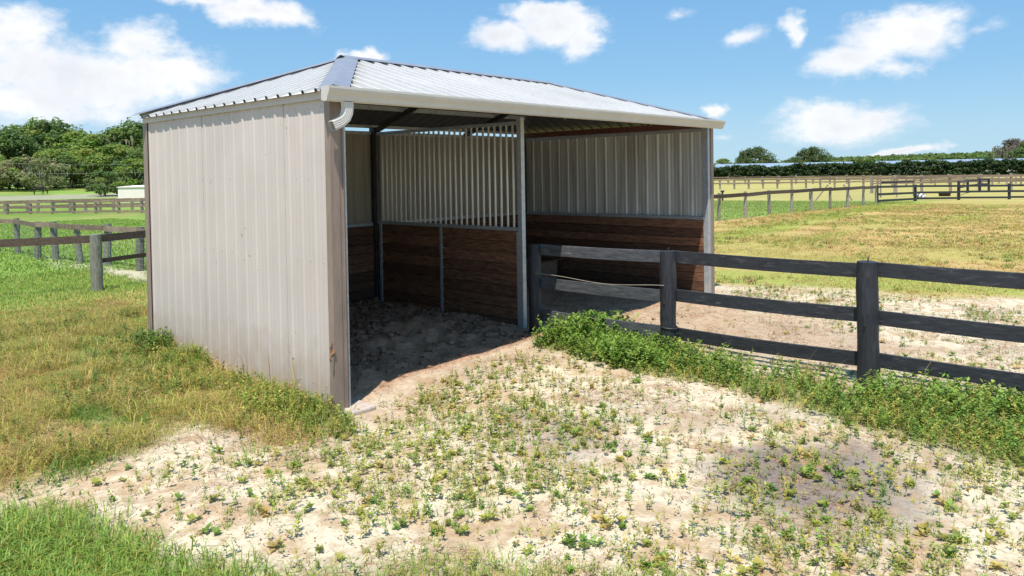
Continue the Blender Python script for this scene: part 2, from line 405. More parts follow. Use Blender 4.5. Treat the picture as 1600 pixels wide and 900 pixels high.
def ground_mat():
    m, nt, b = newmat('earth_and_turf'); L = nt.links
    at = node(nt, 'ShaderNodeAttribute'); at.attribute_name = 'tint'
    am = node(nt, 'ShaderNodeAttribute'); am.attribute_name = 'bare'
    tc = node(nt, 'ShaderNodeTexCoord')
    n1 = node(nt, 'ShaderNodeTexNoise'); n1.inputs['Scale'].default_value = 14; n1.inputs['Detail'].default_value = 8; n1.inputs['Roughness'].default_value = .7; L.new(tc.outputs['Object'], n1.inputs['Vector'])
    n2 = node(nt, 'ShaderNodeTexNoise'); n2.inputs['Scale'].default_value = 4.6; n2.inputs['Detail'].default_value = 8; n2.inputs['Roughness'].default_value = .68; n2.inputs['Distortion'].default_value = .6; L.new(tc.outputs['Object'], n2.inputs['Vector'])
    mr = node(nt, 'ShaderNodeMapRange'); L.new(n1.outputs[0], mr.inputs[0]); mr.inputs[1].default_value = .25; mr.inputs[2].default_value = .75; mr.inputs[3].default_value = .7; mr.inputs[4].default_value = 1.25
    hv = node(nt, 'ShaderNodeHueSaturation'); L.new(at.outputs['Color'], hv.inputs['Color']); L.new(mr.outputs[0], hv.inputs['Value'])
    # litter: brown crumbs and thatch on the bare sand
    m2 = node(nt, 'ShaderNodeMapRange'); L.new(n2.outputs[0], m2.inputs[0]); m2.inputs[1].default_value = .5; m2.inputs[2].default_value = .6
    mm = node(nt, 'ShaderNodeMath', operation='MULTIPLY'); L.new(m2.outputs[0], mm.inputs[0]); L.new(am.outputs['Fac'], mm.inputs[1])
    mm2 = node(nt, 'ShaderNodeMath', operation='MULTIPLY'); L.new(mm.outputs[0], mm2.inputs[0]); mm2.inputs[1].default_value = .62
    mx = node(nt, 'ShaderNodeMix', data_type='RGBA'); L.new(mm2.outputs[0], mx.inputs[0]); L.new(hv.outputs[0], mx.inputs[6]); mx.inputs[7].default_value = (.38, .245, .14, 1)
    n3 = node(nt, 'ShaderNodeTexNoise'); n3.inputs['Scale'].default_value = 45; n3.inputs['Detail'].default_value = 3; L.new(tc.outputs['Object'], n3.inputs['Vector'])
    m3 = node(nt, 'ShaderNodeMapRange'); L.new(n3.outputs[0], m3.inputs[0]); m3.inputs[1].default_value = .62; m3.inputs[2].default_value = .68; m3.inputs[4].default_value = .55
    m3b = node(nt, 'ShaderNodeMath', operation='MULTIPLY'); L.new(m3.outputs[0], m3b.inputs[0]); L.new(am.outputs['Fac'], m3b.inputs[1])
    mx2 = node(nt, 'ShaderNodeMix', data_type='RGBA'); L.new(m3b.outputs[0], mx2.inputs[0]); L.new(mx.outputs[2], mx2.inputs[6]); mx2.inputs[7].default_value = (.2, .145, .10, 1)
    L.new(mx2.outputs[2], b.inputs['Base Color']); b.inputs['Roughness'].default_value = .95; b.inputs['Specular IOR Level'].default_value = .1
    ad = node(nt, 'ShaderNodeMath', operation='MULTIPLY_ADD'); L.new(n2.outputs[0], ad.inputs[0]); ad.inputs[1].default_value = 1.5; L.new(n1.outputs[0], ad.inputs[2])
    bp = node(nt, 'ShaderNodeBump'); bp.inputs['Strength'].default_value = .55; bp.inputs['Distance'].default_value = .045; L.new(ad.outputs[0], bp.inputs['Height']); L.new(bp.outputs[0], b.inputs['Normal'])
    return m


MT = {}
MT['ground'] = ground_mat()
MT['siding'] = sheet_mat('beige_siding', (.57, .505, .475), (.515, .455, .43), (.24, .16, .11), streak_amt=.13, mud=(.42, .31, .22), lo=.69, speck_scale=17)
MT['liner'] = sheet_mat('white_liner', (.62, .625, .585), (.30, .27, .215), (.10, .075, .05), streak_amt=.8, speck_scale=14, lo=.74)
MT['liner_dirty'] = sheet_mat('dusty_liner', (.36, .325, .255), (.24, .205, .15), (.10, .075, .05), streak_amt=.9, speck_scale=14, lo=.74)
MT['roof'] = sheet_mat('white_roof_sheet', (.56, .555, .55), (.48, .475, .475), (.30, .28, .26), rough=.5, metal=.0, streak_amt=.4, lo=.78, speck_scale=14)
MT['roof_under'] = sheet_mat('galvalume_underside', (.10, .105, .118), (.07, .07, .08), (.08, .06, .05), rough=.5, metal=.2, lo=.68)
MT['cap'] = noise_mat('grey_cap_metal', (.23, .24, .29), (.29, .30, .35), 5, rough=.4, metal=.2, bump=.05)
MT['gutter'] = noise_mat('almond_gutter', (.54, .515, .475), (.60, .575, .535), 3, rough=.4, bump=.03)
MT['trim'] = noise_mat('brown_trim', (.235, .175, .145), (.30, .225, .19), 4, rough=.45, bump=.1, stretch=(3, 3, .7), c3=(.45, .40, .36), scale3=7, lo3=.64, hi3=.72)
MT['galv'] = noise_mat('galvanised_tube', (.40, .43, .46), (.54, .56, .58), 16, rough=.42, metal=.35, bump=.05, c3=(.20, .19, .18), scale3=3, lo3=.6, hi3=.8)
MT['bar'] = noise_mat('galvanised_bar', (.72, .72, .69), (.80, .80, .77), 16, rough=.5, metal=.0, bump=.03)
MT['darksteel'] = noise_mat('dark_primed_steel', (.03, .03, .032), (.055, .053, .052), 9, rough=.55, bump=.05)
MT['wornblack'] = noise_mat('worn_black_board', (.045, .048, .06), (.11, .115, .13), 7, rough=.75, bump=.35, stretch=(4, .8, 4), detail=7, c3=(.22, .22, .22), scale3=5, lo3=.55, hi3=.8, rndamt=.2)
MT['boxwood'] = noise_mat('brown_box_boards', (.16, .10, .06), (.30, .20, .13), 5, rough=.85, bump=.4, stretch=(1.2, 1.2, 9), rndamt=.2)
MT['rust'] = noise_mat('rusty_iron', (.20, .105, .055), (.32, .18, .09), 20, rough=.9, bump=.4)
MT['red'] = noise_mat('red_oxide_steel', (.12, .045, .035), (.18, .07, .05), 8, rough=.6, bump=.1)
MT['plank'] = noise_mat('dark_stall_planks', (.085, .04, .022), (.265, .128, .07), 5, rough=.75, bump=.5, stretch=(1.2, 1.2, 9), detail=8, rndamt=.5, c3=(.055, .028, .017), scale3=2.2, lo3=.52, hi3=.74)
MT['concrete'] = noise_mat('old_concrete', (.40, .33, .28), (.54, .46, .40), 14, rough=.9, bump=.4)
MT['black'] = noise_mat('black_fence_paint', (.014, .015, .020), (.030, .032, .041), 9, rough=.62, bump=.35, stretch=(4, .8, 4), detail=7, c3=(.115, .115, .125), scale3=5, lo3=.56, hi3=.76, rndamt=.25)
MT['blackpost'] = noise_mat('black_post_paint', (.014, .015, .020), (.029, .031, .039), 9, rough=.6, bump=.4, stretch=(5, 5, .8), detail=7, c3=(.085, .085, .10), scale3=4, lo3=.56, hi3=.8)
MT['greywood'] = noise_mat('weathered_wood', (.20, .165, .13), (.38, .325, .27), 8, rough=.9, bump=.5, stretch=(5, 5, .9), detail=7, rndamt=.22)
MT['greenpost'] = noise_mat('mossy_post', (.12, .125, .10), (.24, .235, .20), 8, rough=.9, bump=.5, stretch=(5, 5, .9), detail=7, rndamt=.22)
MT['brownrail'] = noise_mat('dark_brown_rail', (.055, .036, .028), (.12, .085, .065), 7, rough=.85, bump=.4, stretch=(3, 3, 5), rndamt=.3)
MT['farrail'] = noise_mat('faded_brown_rail', (.16, .115, .085), (.27, .20, .15), 5, rough=.9, bump=0, rndamt=.25)
MT['trunk'] = noise_mat('oak_bark', (.05, .04, .032), (.11, .09, .07), 3, rough=.95, bump=.6, stretch=(2, 2, .6), bdist=.05)
MT['leaf'] = leaf_mat('leaves')
MT['grass'] = leaf_mat('grass_blades', trans=.3, rough=.5)
MT['dung'] = noise_mat('stall_litter', (.07, .038, .024), (.40, .245, .16), 9, rough=.95, bump=.6)
MT['wire'] = noise_mat('rusty_wire', (.34, .30, .25), (.42, .37, .30), 9, rough=.6, bump=0)
MT['mesh'] = noise_mat('wire_netting', (.30, .31, .30), (.38, .38, .37), 9, rough=.6, metal=.4, bump=0)
MT['whitewall'] = noise_mat('white_shed_wall', (.80, .70, .67), (.86, .76, .72), 1, rough=.6, bump=0)
MT['paleroof'] = noise_mat('pale_tin_roof', (.24, .32, .42), (.36, .43, .52), .6, rough=.4, metal=.2, bump=0)
MT['barnwall'] = noise_mat('grey_barn_wall', (.38, .39, .40), (.48, .48, .48), .6, rough=.8, bump=0)
MT['plasticw'] = noise_mat('white_plastic', (.70, .70, .72), (.78, .78, .80), 4, rough=.4, bump=0)
MT['rubber'] = noise_mat('black_rubber', (.02, .02, .022), (.035, .035, .037), 4, rough=.6, bump=.1)
MT['horse'] = noise_mat('dark_bay_coat', (.022, .015, .012), (.04, .026, .02), 3, rough=.5, bump=0)
MT['mane'] = noise_mat('black_mane', (.01, .009, .009), (.016, .014, .013), 3, rough=.6, bump=0)
MT['darkdoor'] = noise_mat('dark_opening', (.015, .015, .015), (.03, .03, .03), 3, rough=.9, bump=0)


# ------------------------------------------------------------------ mesh helpers
class MB:
    def __init__(s): s.v = []; s.f = []; s.r = []; s.mi = []

    def add(s, vs, fs, rn=.5, mi=0):
        o = len(s.v); s.v += [tuple(map(float, q)) for q in vs]; s.r += [rn]*len(vs)
        s.f += [tuple(i+o for i in q) for q in fs]; s.mi += [mi]*len(fs)

    def box(s, a, b, rn=.5, mi=0):
        x0, y0, z0 = a; x1, y1, z1 = b
        s.add([(x0, y0, z0), (x1, y0, z0), (x1, y1, z0), (x0, y1, z0), (x0, y0, z1), (x1, y0, z1), (x1, y1, z1), (x0, y1, z1)],
              [(0, 3, 2, 1), (4, 5, 6, 7), (0, 1, 5, 4), (1, 2, 6, 5), (2, 3, 7, 6), (3, 0, 4, 7)], rn, mi)

    def beam(s, p, q, w, h, up=(0, 0, 1), rn=.5):
        p = Vector(p); q = Vector(q); d = (q-p).normalized(); up = Vector(up)
        sd = d.cross(up).normalized(); u = sd.cross(d)
        vs = []
        for b in (p, q):
            for a, c in ((-1, -1), (1, -1), (1, 1), (-1, 1)): vs.append(b+sd*a*w/2+u*c*h/2)
        s.add(vs, [(0, 1, 2, 3), (7, 6, 5, 4), (0, 4, 5, 1), (1, 5, 6, 2), (2, 6, 7, 3), (3, 7, 4, 0)], rn)

    def tube(s, pts, rad, n=8, rn=.5, cap=True, wob=0):
        pts = [Vector(p) for p in pts]; k = len(pts); vs = []; fs = []
        if not hasattr(rad, '__len__'): rad = [rad]*k
        ref = Vector((0, 0, 1))
        d0 = (pts[-1]-pts[0]).normalized()
        if abs(d0.z) > .9: ref = Vector((1, 0, 0))
        for i, p in enumerate(pts):
            d = (pts[min(i+1, k-1)]-pts[max(i-1, 0)]).normalized()
            a = d.cross(ref).normalized(); b = d.cross(a)
            for j in range(n):
                t = 2*math.pi*j/n; rr = rad[i]*(1+wob*math.sin(t*2+i*1.3))
                vs.append(p+a*math.cos(t)*rr+b*math.sin(t)*rr)
        for i in range(k-1):
            for j in range(n):
                fs.append((i*n+j, i*n+(j+1) % n, (i+1)*n+(j+1) % n, (i+1)*n+j))
        if cap: fs += [tuple(range(n-1, -1, -1)), tuple((k-1)*n+j for j in range(n))]
        s.add(vs, fs, rn)

    def build(s, name, mat, parent=None, smooth=False, bevel=0):
        me = bpy.data.meshes.new(name); me.from_pydata(s.v, [], s.f)
        mats = mat if isinstance(mat, (list, tuple)) else [mat]
        for m in mats: me.materials.append(m)
        a = me.attributes.new('rnd', 'FLOAT', 'POINT'); a.data.foreach_set('value', s.r)
        if len(mats) > 1: me.polygons.foreach_set('material_index', s.mi)
        if smooth: me.polygons.foreach_set('use_smooth', [True]*len(s.f))
        me.update()
        o = bpy.data.objects.new(name, me); COL.objects.link(o)
        if parent: o.parent = parent
        if bevel:
            b = o.modifiers.new('edge', 'BEVEL'); b.width = bevel; b.segments = 2; b.limit_method = 'ANGLE'
        return o


def tag(o, label=None, cat=None, group=None, kind=None):
    if label: o['label'] = label
    if cat: o['category'] = cat
    if group: o['group'] = group
    if kind: o['kind'] = kind
    return o


def empty(name, loc=(0, 0, 0), rz=0):
    o = bpy.data.objects.new(name, None); COL.objects.link(o); o.location = loc; o.rotation_euler = (0, 0, rz); o.empty_display_size = .2
    return o


def copy_tree(o, parent=None):
    c = o.copy(); COL.objects.link(c); c.parent = parent
    for ch in list(o.children): copy_tree(ch, c)
    return c


def np_mesh(name, V, quads, tint, mat, parent=None, smooth=False, link=True):
    """mesh from arrays; quads (n,4) or tris (n,3); tint per vertex rgb"""
    me = bpy.data.meshes.new(name); n = len(V); k = quads.shape[1]; nf = len(quads)
    me.vertices.add(n); me.vertices.foreach_set('co', np.ascontiguousarray(V, dtype=np.float32).ravel())
    me.loops.add(nf*k); me.loops.foreach_set('vertex_index', np.ascontiguousarray(quads, dtype=np.int32).ravel())
    me.polygons.add(nf); me.polygons.foreach_set('loop_start', np.arange(0, nf*k, k, dtype=np.int32))
    if smooth: me.polygons.foreach_set('use_smooth', np.ones(nf, dtype=bool))
    me.update(calc_edges=True)
    if tint is not None:
        a = me.attributes.new('tint', 'FLOAT_COLOR', 'POINT')
        c = np.ones((n, 4), np.float32); c[:, :3] = tint; a.data.foreach_set('color', c.ravel())
    me.materials.append(mat)
    if not link: return me
    o = bpy.data.objects.new(name, me); COL.objects.link(o)
    if parent: o.parent = parent
    return o


# ------------------------------------------------------------------ ground
def axis(lo, hi, step, far, g):
    a = list(np.arange(lo, hi+1e-6, step)); s = step; x = hi
    while x < far: s *= g; x += s; a.append(x)
    s = step; x = lo; pre = []
    while x > -far: s *= g; x -= s; pre.append(x)
    return np.array(pre[::-1]+a)


def micro(x, y, Z):
    """small relief of the ground"""
    z = (fbm(x, y, 1.3, 51)-.5)*.07+(fbm(x, y, 5.5, 57)-.5)*.03
    lump = Z['shed']*sstep(3.9, 3.6, x)
    z = z+lump*((fbm(x, y, 3.2, 61)-.45)*.20+(fbm(x, y, 9, 67)-.5)*.11)*sstep(.3, 1.3, y)
    z = z+lump*.05*sstep(.4, 1.8, y)
    d = np.hypot(x-CAM[0], y-CAM[1])
    return z*sstep(60, 25, d)


def ground_z(x, y, Z=None):
    if Z is None: Z = zones(x, y)
    return base_terrain(x, y)+micro(x, y, Z)


def make_ground():
    X = axis(-5.0, 9.0, .06, 4200, 1.05); Y = axis(-5.6, 5.2, .06, 4200, 1.05)
    gx, gy = np.meshgrid(X, Y, indexing='ij'); x = gx.ravel(); y = gy.ravel()
    col, Z = ground_color(x, y)
    z = ground_z(x, y, Z)
    nx, ny = len(X), len(Y)
    idx = np.arange(nx*ny).reshape(nx, ny)
    q = np.stack([idx[:-1, :-1], idx[1:, :-1], idx[1:, 1:], idx[:-1, 1:]], -1).reshape(-1, 4)
    o = np_mesh('ground', np.stack([x, y, z], 1), q, col, MT['ground'], smooth=True)
    bare = np.clip(1-Z['weedl']*.6-Z['frontg']-Z['field']-Z['shed']-Z['fencew'], 0, 1)*sstep(30, 14, np.hypot(x, y))
    a = o.data.attributes.new('bare', 'FLOAT', 'POINT'); a.data.foreach_set('value', bare.astype(np.float32))
    tag(o, kind='structure')


make_ground()

# ------------------------------------------------------------------ horse shelter
EZ = 3.05          # roof plane height over the wall line
SL = (3.73-EZ)/2.16
OV = .15
shelter = tag(empty('horse_shelter'), 'open fronted metal run-in horse shelter with beige sheet side, white hipped roof and wood-lined stalls', 'shelter')


ZG = 1.37


def profile(L, start=.0, minor=True, steep=False):
    P = [(0.0, 0.0)]; u = start
    pts = []
    while u < L+.3:
        if steep: pts += [(u-.024, 0), (u-.020, .019), (u+.020, .019), (u+.024, 0)]
        else: pts += [(u-.032, 0), (u-.013, .019), (u+.013, .019), (u+.032, 0)]
        if minor:
            for k in (.0762, .1524): pts += [(u+k-.012, 0), (u+k-.005, .004), (u+k+.005, .004), (u+k+.012, 0)]
        u += .2286
    pts = [p for p in pts if 0 < p[0] < L]
    return P+pts+[(L, 0.0)]


def panel(mb, O, U, V, Nn, L, vmin, vmax, start=.0, th=.003, minor=True, rib=1.0):
    """ribbed sheet; ribs stand along Nn; runs V; outer faces mi 0, inner mi 1"""
    O = Vector(O); U = Vector(U); V = Vector(V); Nn = Vector(Nn)
    pr = profile(L, start, minor and rib <= 1.0, rib > 1.0)
    top = []; bot = []
    for (u, h) in pr:
        h *= rib
        a, b = vmin(u), vmax(u)
        top.append((O+U*u+V*a+Nn*h, O+U*u+V*b+Nn*h)); bot.append((O+U*u+V*a+Nn*(h-th), O+U*u+V*b+Nn*(h-th)))
    n = len(pr)
    vs = [q for t in top for q in t]; fs = [(2*i, 2*i+2, 2*i+3, 2*i+1) for i in range(n-1)]
    vs2 = [q for t in bot for q in t]; fs2 = [(2*i, 2*i+1, 2*i+3, 2*i+2) for i in range(n-1)]
    mb.add(vs, fs, .5, 0); mb.add(vs2, fs2, .5, 1)
    # closed edges
    o = 2*n
    ed = []
    for i in range(n-1):
        ed.append((2*i, o+2*i, o+2*i+2, 2*i+2)); ed.append((2*i+1, 2*i+3, o+2*i+3, o+2*i+1))
    ed.append((0, 1, o+1, o)); ed.append((2*n-2, o+2*n-2, o+2*n-1, 2*n-1))
    base = len(mb.v)-len(vs)-len(vs2)
    mb.f += [tuple(base+i for i in f) for f in ed]; mb.mi += [1]*len(ed)


# left side wall: beige outside
m = MB(); ys = [SHD, 3.62, 2.70, 1.775, .86, 0.0]
for i in range(5):
    ya, yb_ = ys[i]+(.02 if i else 0), ys[i+1]
    panel(m, (-.004-(.005 if i % 2 else 0), ya, -.03), (0, -1, 0), (0, 0, 1), (-1, 0, 0), ya-yb_, lambda u: 0, lambda u: EZ+.01, start=.10, rib=.62)
for z in (.15, ZG, 2.2, 2.88):
    for k in range(18): m.tube([(-.004, .12+k*.2286+.06, z), (-.014, .12+k*.2286+.06, z)], .0045, 6)
m.build('side_wall', [MT['siding'], MT['liner']], shelter)
m = MB(); panel(m, (SHW+.004, 0, 0), (0, 1, 0), (0, 0, 1), (1, 0, 0), SHD, lambda u: 0, lambda u: EZ-.1, start=.05)
m.build('side_wall', [MT['siding'], MT['liner']], shelter)
m = MB(); panel(m, (SHW, SHD+.004, 0), (-1, 0, 0), (0, 0, 1), (0, 1, 0), SHW, lambda u: 0, lambda u: 2.955, start=.1)
m.build('back_wall', [MT['siding'], MT['liner']], shelter)
# white liner on the right and back walls above the girt, ribs facing the stalls
m = MB(); panel(m, (SHW-.055, SHD-.06, ZG+.03), (0, -1, 0), (0, 0, 1), (-1, 0, 0), SHD-.12, lambda u: 0, lambda u: EZ-.17-ZG, start=.04)
m.build('wall_liner', [MT['liner'], MT['liner']], shelter)
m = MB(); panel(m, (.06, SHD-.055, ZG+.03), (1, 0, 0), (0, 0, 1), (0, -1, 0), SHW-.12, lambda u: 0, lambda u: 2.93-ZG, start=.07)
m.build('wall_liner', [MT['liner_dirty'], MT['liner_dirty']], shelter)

# plank kickboards
def planks(name, p0, p1, z0, z1, th, parent, rows=8, joints=()):
    m = MB(); h = (z1-z0)/rows; p0 = Vector(p0); p1 = Vector(p1)
    for i in range(rows):
        z = z0+h*(i+.5)
        ofs = rnd.uniform(-.0025, .0025); d = (p1-p0).normalized(); sd = Vector((-d.y, d.x, 0))*ofs
        m.beam((p0.x+sd.x, p0.y+sd.y, z), (p1.x+sd.x, p1.y+sd.y, z), th, h-.008, rn=rnd.random())
    return m.build(name, MT['plank'], parent, bevel=.004)


planks('kickboard', (SHW-.075, .1, 0), (SHW-.075, SHD-.1, 0), -.05, ZG-.03, .04, shelter, 9)
planks('kickboard', (.1, SHD-.075, 0), (SHW-.1, SHD-.075, 0), -.05, ZG-.03, .04, shelter, 9)
planks('kickboard', (.075, .12, 0), (.075, SHD-.1, 0), -.05, ZG-.03, .04, shelter, 9)
# girts over the kickboards
for a, b in (((SHW-.07, .1, ZG), (SHW-.07, SHD-.1, ZG)), ((.1, SHD-.07, ZG), (SHW-.1, SHD-.07, ZG)), ((.07, .12, ZG), (.07, SHD-.1, ZG))):
    m = MB(); m.beam(a, b, .055, .055); m.build('girt', MT['galv'], shelter, bevel=.004)
m = MB(); m.beam((SHW-.065, .1, 2.90), (SHW-.065, SHD-.1, 2.90), .06, .06); m.build('girt', MT['galv'], shelter)
m = MB(); m.beam((.065, .1, 2.93), (.065, SHD-.1, 2.93), .06, .06); m.build('girt', MT['galv'], shelter)
m = MB(); m.beam((.1, SHD-.065, 2.93), (SHW-.1, SHD-.065, 2.93), .055, .05); m.build('girt', MT['galv'], shelter)
# corner and middle posts
def post(x0, y0, x1, y1, ztop, zb=-.25, mat='galv'):
    m = MB(); m.box((x0, y0, zb), (x1, y1, ztop)); return m.build('post', MT[mat], shelter, bevel=.005)


post(.055, .006, .155, .106, 3.02); post(7.605, .006, 7.685, .106, 2.98); post(.02, SHD-.12, .1, SHD-.03, 3.02, mat='darksteel')
post(7.50, SHD-.16, 7.62, SHD-.03, 3.02, mat='darksteel'); post(3.66, SHD-.16, 3.79, SHD-.03, 3.02, mat='darksteel')
PX = 3.722
# front wall line header and the eave tubes
for a, b in (((.16, .05, 2.985), (7.6, .05, 2.985)), ((.1, SHD-.06, 3.04), (SHW-.1, SHD-.06, 3.04))):
    m = MB(); m.beam(a, b, .05, .05); m.build('eave_beam', MT['galv'], shelter)
# brown corner trims
def trim(corner, sx, sy, w, z0, z1):
    x, y = corner; m = MB(); t = .006
    a = (min(x, x+sx*w), max(x, x+sx*w)); b = (min(y, y+sy*w), max(y, y+sy*w))
    m.box((a[0], min(y, y-sy*t), z0), (a[1], max(y, y-sy*t), z1))
    m.box((min(x, x-sx*t), b[0], z0), (max(x, x-sx*t), b[1], z1))
    return m.build('corner_trim', MT['trim'], shelter)


m = MB()
t = .006
m.box((-.036, -.012, -.08), (-.030, .075, 2.955)); m.box((-.030, -.012, -.08), (.062, -.006, 2.955)); m.box((.056, -.006, -.08), (.062, .004, 2.955))
m.box((.062, -.004, -.08), (.128, .002, 2.955)); m.box((.10, -.018, -.08), (.106, -.004, 2.955))
m.build('corner_trim', MT['trim'], shelter)
m = MB(); m.box((-.036, SHD-.09, 0), (-.030, SHD+.04, 2.98)); m.box((-.030, SHD+.034, 0), (.07, SHD+.04, 2.98)); m.build('corner_trim', MT['trim'], shelter)
m = MB(); m.box((7.688, -.012, -.02), (7.775, -.006, 2.93)); m.box((7.769, -.006, -.02), (7.775, .08, 2.93)); m.box((7.688, -.006, -.02), (7.694, .006, 2.93)); m.build('corner_trim', MT['trim'], shelter)
m = MB(); m.box((SHW-.07, SHD+.034, 0), (SHW+.04, SHD+.04, 2.96)); m.box((SHW+.034, SHD-.08, 0), (SHW+.04, SHD+.034, 2.96)); m.build('corner_trim', MT['trim'], shelter)
# rake strip under the left eave
m = MB(); m.beam((-.034, -.02, 2.985), (-.034, SHD+.03, 2.99), .012, .075); m.build('fascia', MT['siding'], shelter)
m = MB(); m.box((.06, -.16, -.34), (.34, .14, -.055)); m.box((-.06, -.10, -.34), (.06, .14, -.07)); m.build('footing', MT['concrete'], shelter, bevel=.02)

m = MB(); m.box((-.05, -.03, .50), (-.037, .04, .53)); m.tube([(-.05, -.02, .515), (-.09, -.03, .50), (-.10, -.03, .46), (-.08, -.03, .44)], .009, 6); m.tube([(-.045, .02, .53), (-.06, .02, .57), (-.045, .02, .60)], .008, 6)
m.build('latch', MT['rust'], shelter)
# roof: four ribbed planes meeting in a short ridge
RU = 2.16; RX0, RX1 = 2.16-.44, SHW-1.8
cs = 1/math.hypot(1, SL); sn = SL*cs
def zr(v): return EZ+SL*v
roof = MB()
Lf = SHW+.07+.08; x0 = -.08
fh = (RU+OV)/cs
def vmx_front(u):
    x = x0+u
    d = min((x-x0)/(RX0-x0), (SHW+.07-x)/(SHW+.07-RX1), 1.0)
    return fh*max(d, 0.0)
panel(roof, (x0, -OV, EZ-SL*OV), (1, 0, 0), (0, cs, sn), (0, -sn, cs), Lf, lambda u: 0, vmx_front, start=.11, rib=2.2)
yb = SHD+.05; bh = math.hypot(yb-RU, zr(RU)-(EZ-.01))
vb = Vector((0, -(yb-RU), zr(RU)-(EZ-.01))).normalized(); nb = Vector((0, vb.z, -vb.y))
panel(roof, (SHW+.07, yb, EZ-.01), (-1, 0, 0), tuple(vb), tuple(nb), Lf, lambda u: 0,
      lambda u: bh*max(0, min(u/(SHW+.07-RX1), (Lf-u)/(RX0-x0), 1.0)), start=.05)
Ls = yb+OV
def side(xe, xr, sgn):
    zb_, zt = EZ-SL*OV*.7, zr(RU)
    h = math.hypot(xr-xe, zt-zb_); v = Vector((xr-xe, 0, zt-zb_)).normalized(); n = Vector((-v.z, 0, v.x)) if v.x > 0 else Vector((v.z, 0, -v.x))
    if sgn > 0: O, U = (xe, yb, zb_), (0, -1, 0); ra, rb = yb-RU, RU+OV
    else: O, U = (xe, -OV, zb_), (0, 1, 0); ra, rb = RU+OV, yb-RU
    panel(roof, O, U, tuple(v), tuple(n), Ls, lambda u: 0, lambda u: h*max(0, min(u/ra, (Ls-u)/rb)), start=.12, rib=1.7)
side(x0, RX0, 1); side(SHW+.07, RX1, -1)
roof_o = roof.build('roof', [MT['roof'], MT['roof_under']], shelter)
# ridge and hip caps: bent sheet lying on the ribs
def cap(p, q, dl, dr, name, w=.15):
    p = Vector(p); q = Vector(q); m = MB(); lift = Vector((0, 0, .052)); t = Vector((0, 0, -.003))
    dl = Vector(dl).normalized()*w; dr = Vector(dr).normalized()*w
    vs = []
    for a in (p, q): vs += [a+dl+lift, a+lift*1.2, a+dr+lift]
    vs += [v+t for v in vs]
    fs = [(0, 1, 4, 3), (1, 2, 5, 4), (6, 9, 10, 7), (7, 10, 11, 8), (0, 3, 9, 6), (2, 8, 11, 5), (0, 6, 7, 1), (1, 7, 8, 2), (3, 4, 10, 9), (4, 5, 11, 10)]
    m.add(vs, fs); return m.build(name, MT['cap'], roof_o)
A = Vector((RX0, RU, zr(RU))); B = Vector((RX1, RU, zr(RU)))
fl = Vector((x0, -OV, EZ-SL*OV)); fr = Vector((SHW+.07, -OV, EZ-SL*OV)); bl = Vector((x0, yb, EZ-.01)); br = Vector((SHW+.07, yb, EZ-.01))
df = Vector((0, -cs, -sn)); db = Vector((0, cs, -sn))
cap(A+Vector((-.1, 0, .006)), B+Vector((.1, 0, .006)), df, db, 'ridge_cap')
def hipcap(c, top, along):
    d = (top-c).normalized()
    n1 = (top-c).cross(Vector((1, 0, 0)) if True else 0).normalized(); 
    ef = Vector((math.copysign(1, RX0+1-c.x), 0, 0)); es = Vector((0, math.copysign(1, RU-c.y), 0))
    a = (ef-d*ef.dot(d)).normalized(); b = (es-d*es.dot(d)).normalized()
    cap(c-d*.03, top+d*.02, a, b, 'hip_cap')
for c, tp in ((fl, A), (bl, A), (fr, B), (br, B)): hipcap(c, tp, 0)
# purlins and rafters
for yy, zz in ((.9, 0), (1.7, 0)):
    for s in (0, 1):
        y = yy if s == 0 else SHD-yy
        v = y if s == 0 else SHD-y
        xx = .25+v*.8
        m = MB(); m.beam((xx, y, zr(v)-.06), (SHW-xx, y, zr(v)-.06), .05, .07); m.build('purlin', MT['galv'], shelter)
for x in (PX, RX1):
    m = MB(); m.beam((x, .08, zr(.08)-.13), (x, RU, zr(RU)-.13), .05, .08); m.beam((x, RU, zr(RU)-.13), (x, SHD-.08, zr(.08)-.13), .05, .08); m.build('rafter', MT['darksteel'], shelter)
m = MB(); m.beam((SHW-.12, .1, 2.985), (SHW-.12, SHD-.1, 2.985), .06, .10); m.build('rafter', MT['red'], shelter)

# gutter along the front eave
gp = [(-.132, 3.035), (-.132, 2.905), (-.20, 2.892), (-.225, 2.905), (-.235, 2.945), (-.262, 2.985), (-.270, 3.010), (-.270, 3.032), (-.258, 3.034), (-.258, 3.026), (-.264, 3.008), (-.256, 2.986), (-.229, 2.945), (-.219, 2.909), (-.199, 2.897), (-.137, 2.909), (-.137, 3.035)]
m = MB(); k = len(gp); gx0, gx1 = -.20, 7.72
vs = [(gx0, y, z) for y, z in gp]+[(gx1, y, z+.012) for y, z in gp]
fs = [(i, (i+1) % k, k+(i+1) % k, k+i) for i in range(k)]
m.add(vs, fs)
ol = gp[:8]
for gx in (gx0, gx1):
    dz = .012 if gx > 1 else 0
    a = [(gx-.003, y, z+dz) for y, z in ol]; b = [(gx+.003, y, z+dz) for y, z in ol]; n = len(ol)
    m.add(a+b, [tuple(range(n)), tuple(range(2*n-1, n-1, -1))]+[(i, n+i, n+(i+1) % n, (i+1) % n) for i in range(n)])
for gx in np.arange(.6, 7.6, .9): m.box((gx, -.262, 3.018), (gx+.025, -.137, 3.024))
gut = m.build('gutter', MT['gutter'], shelter)
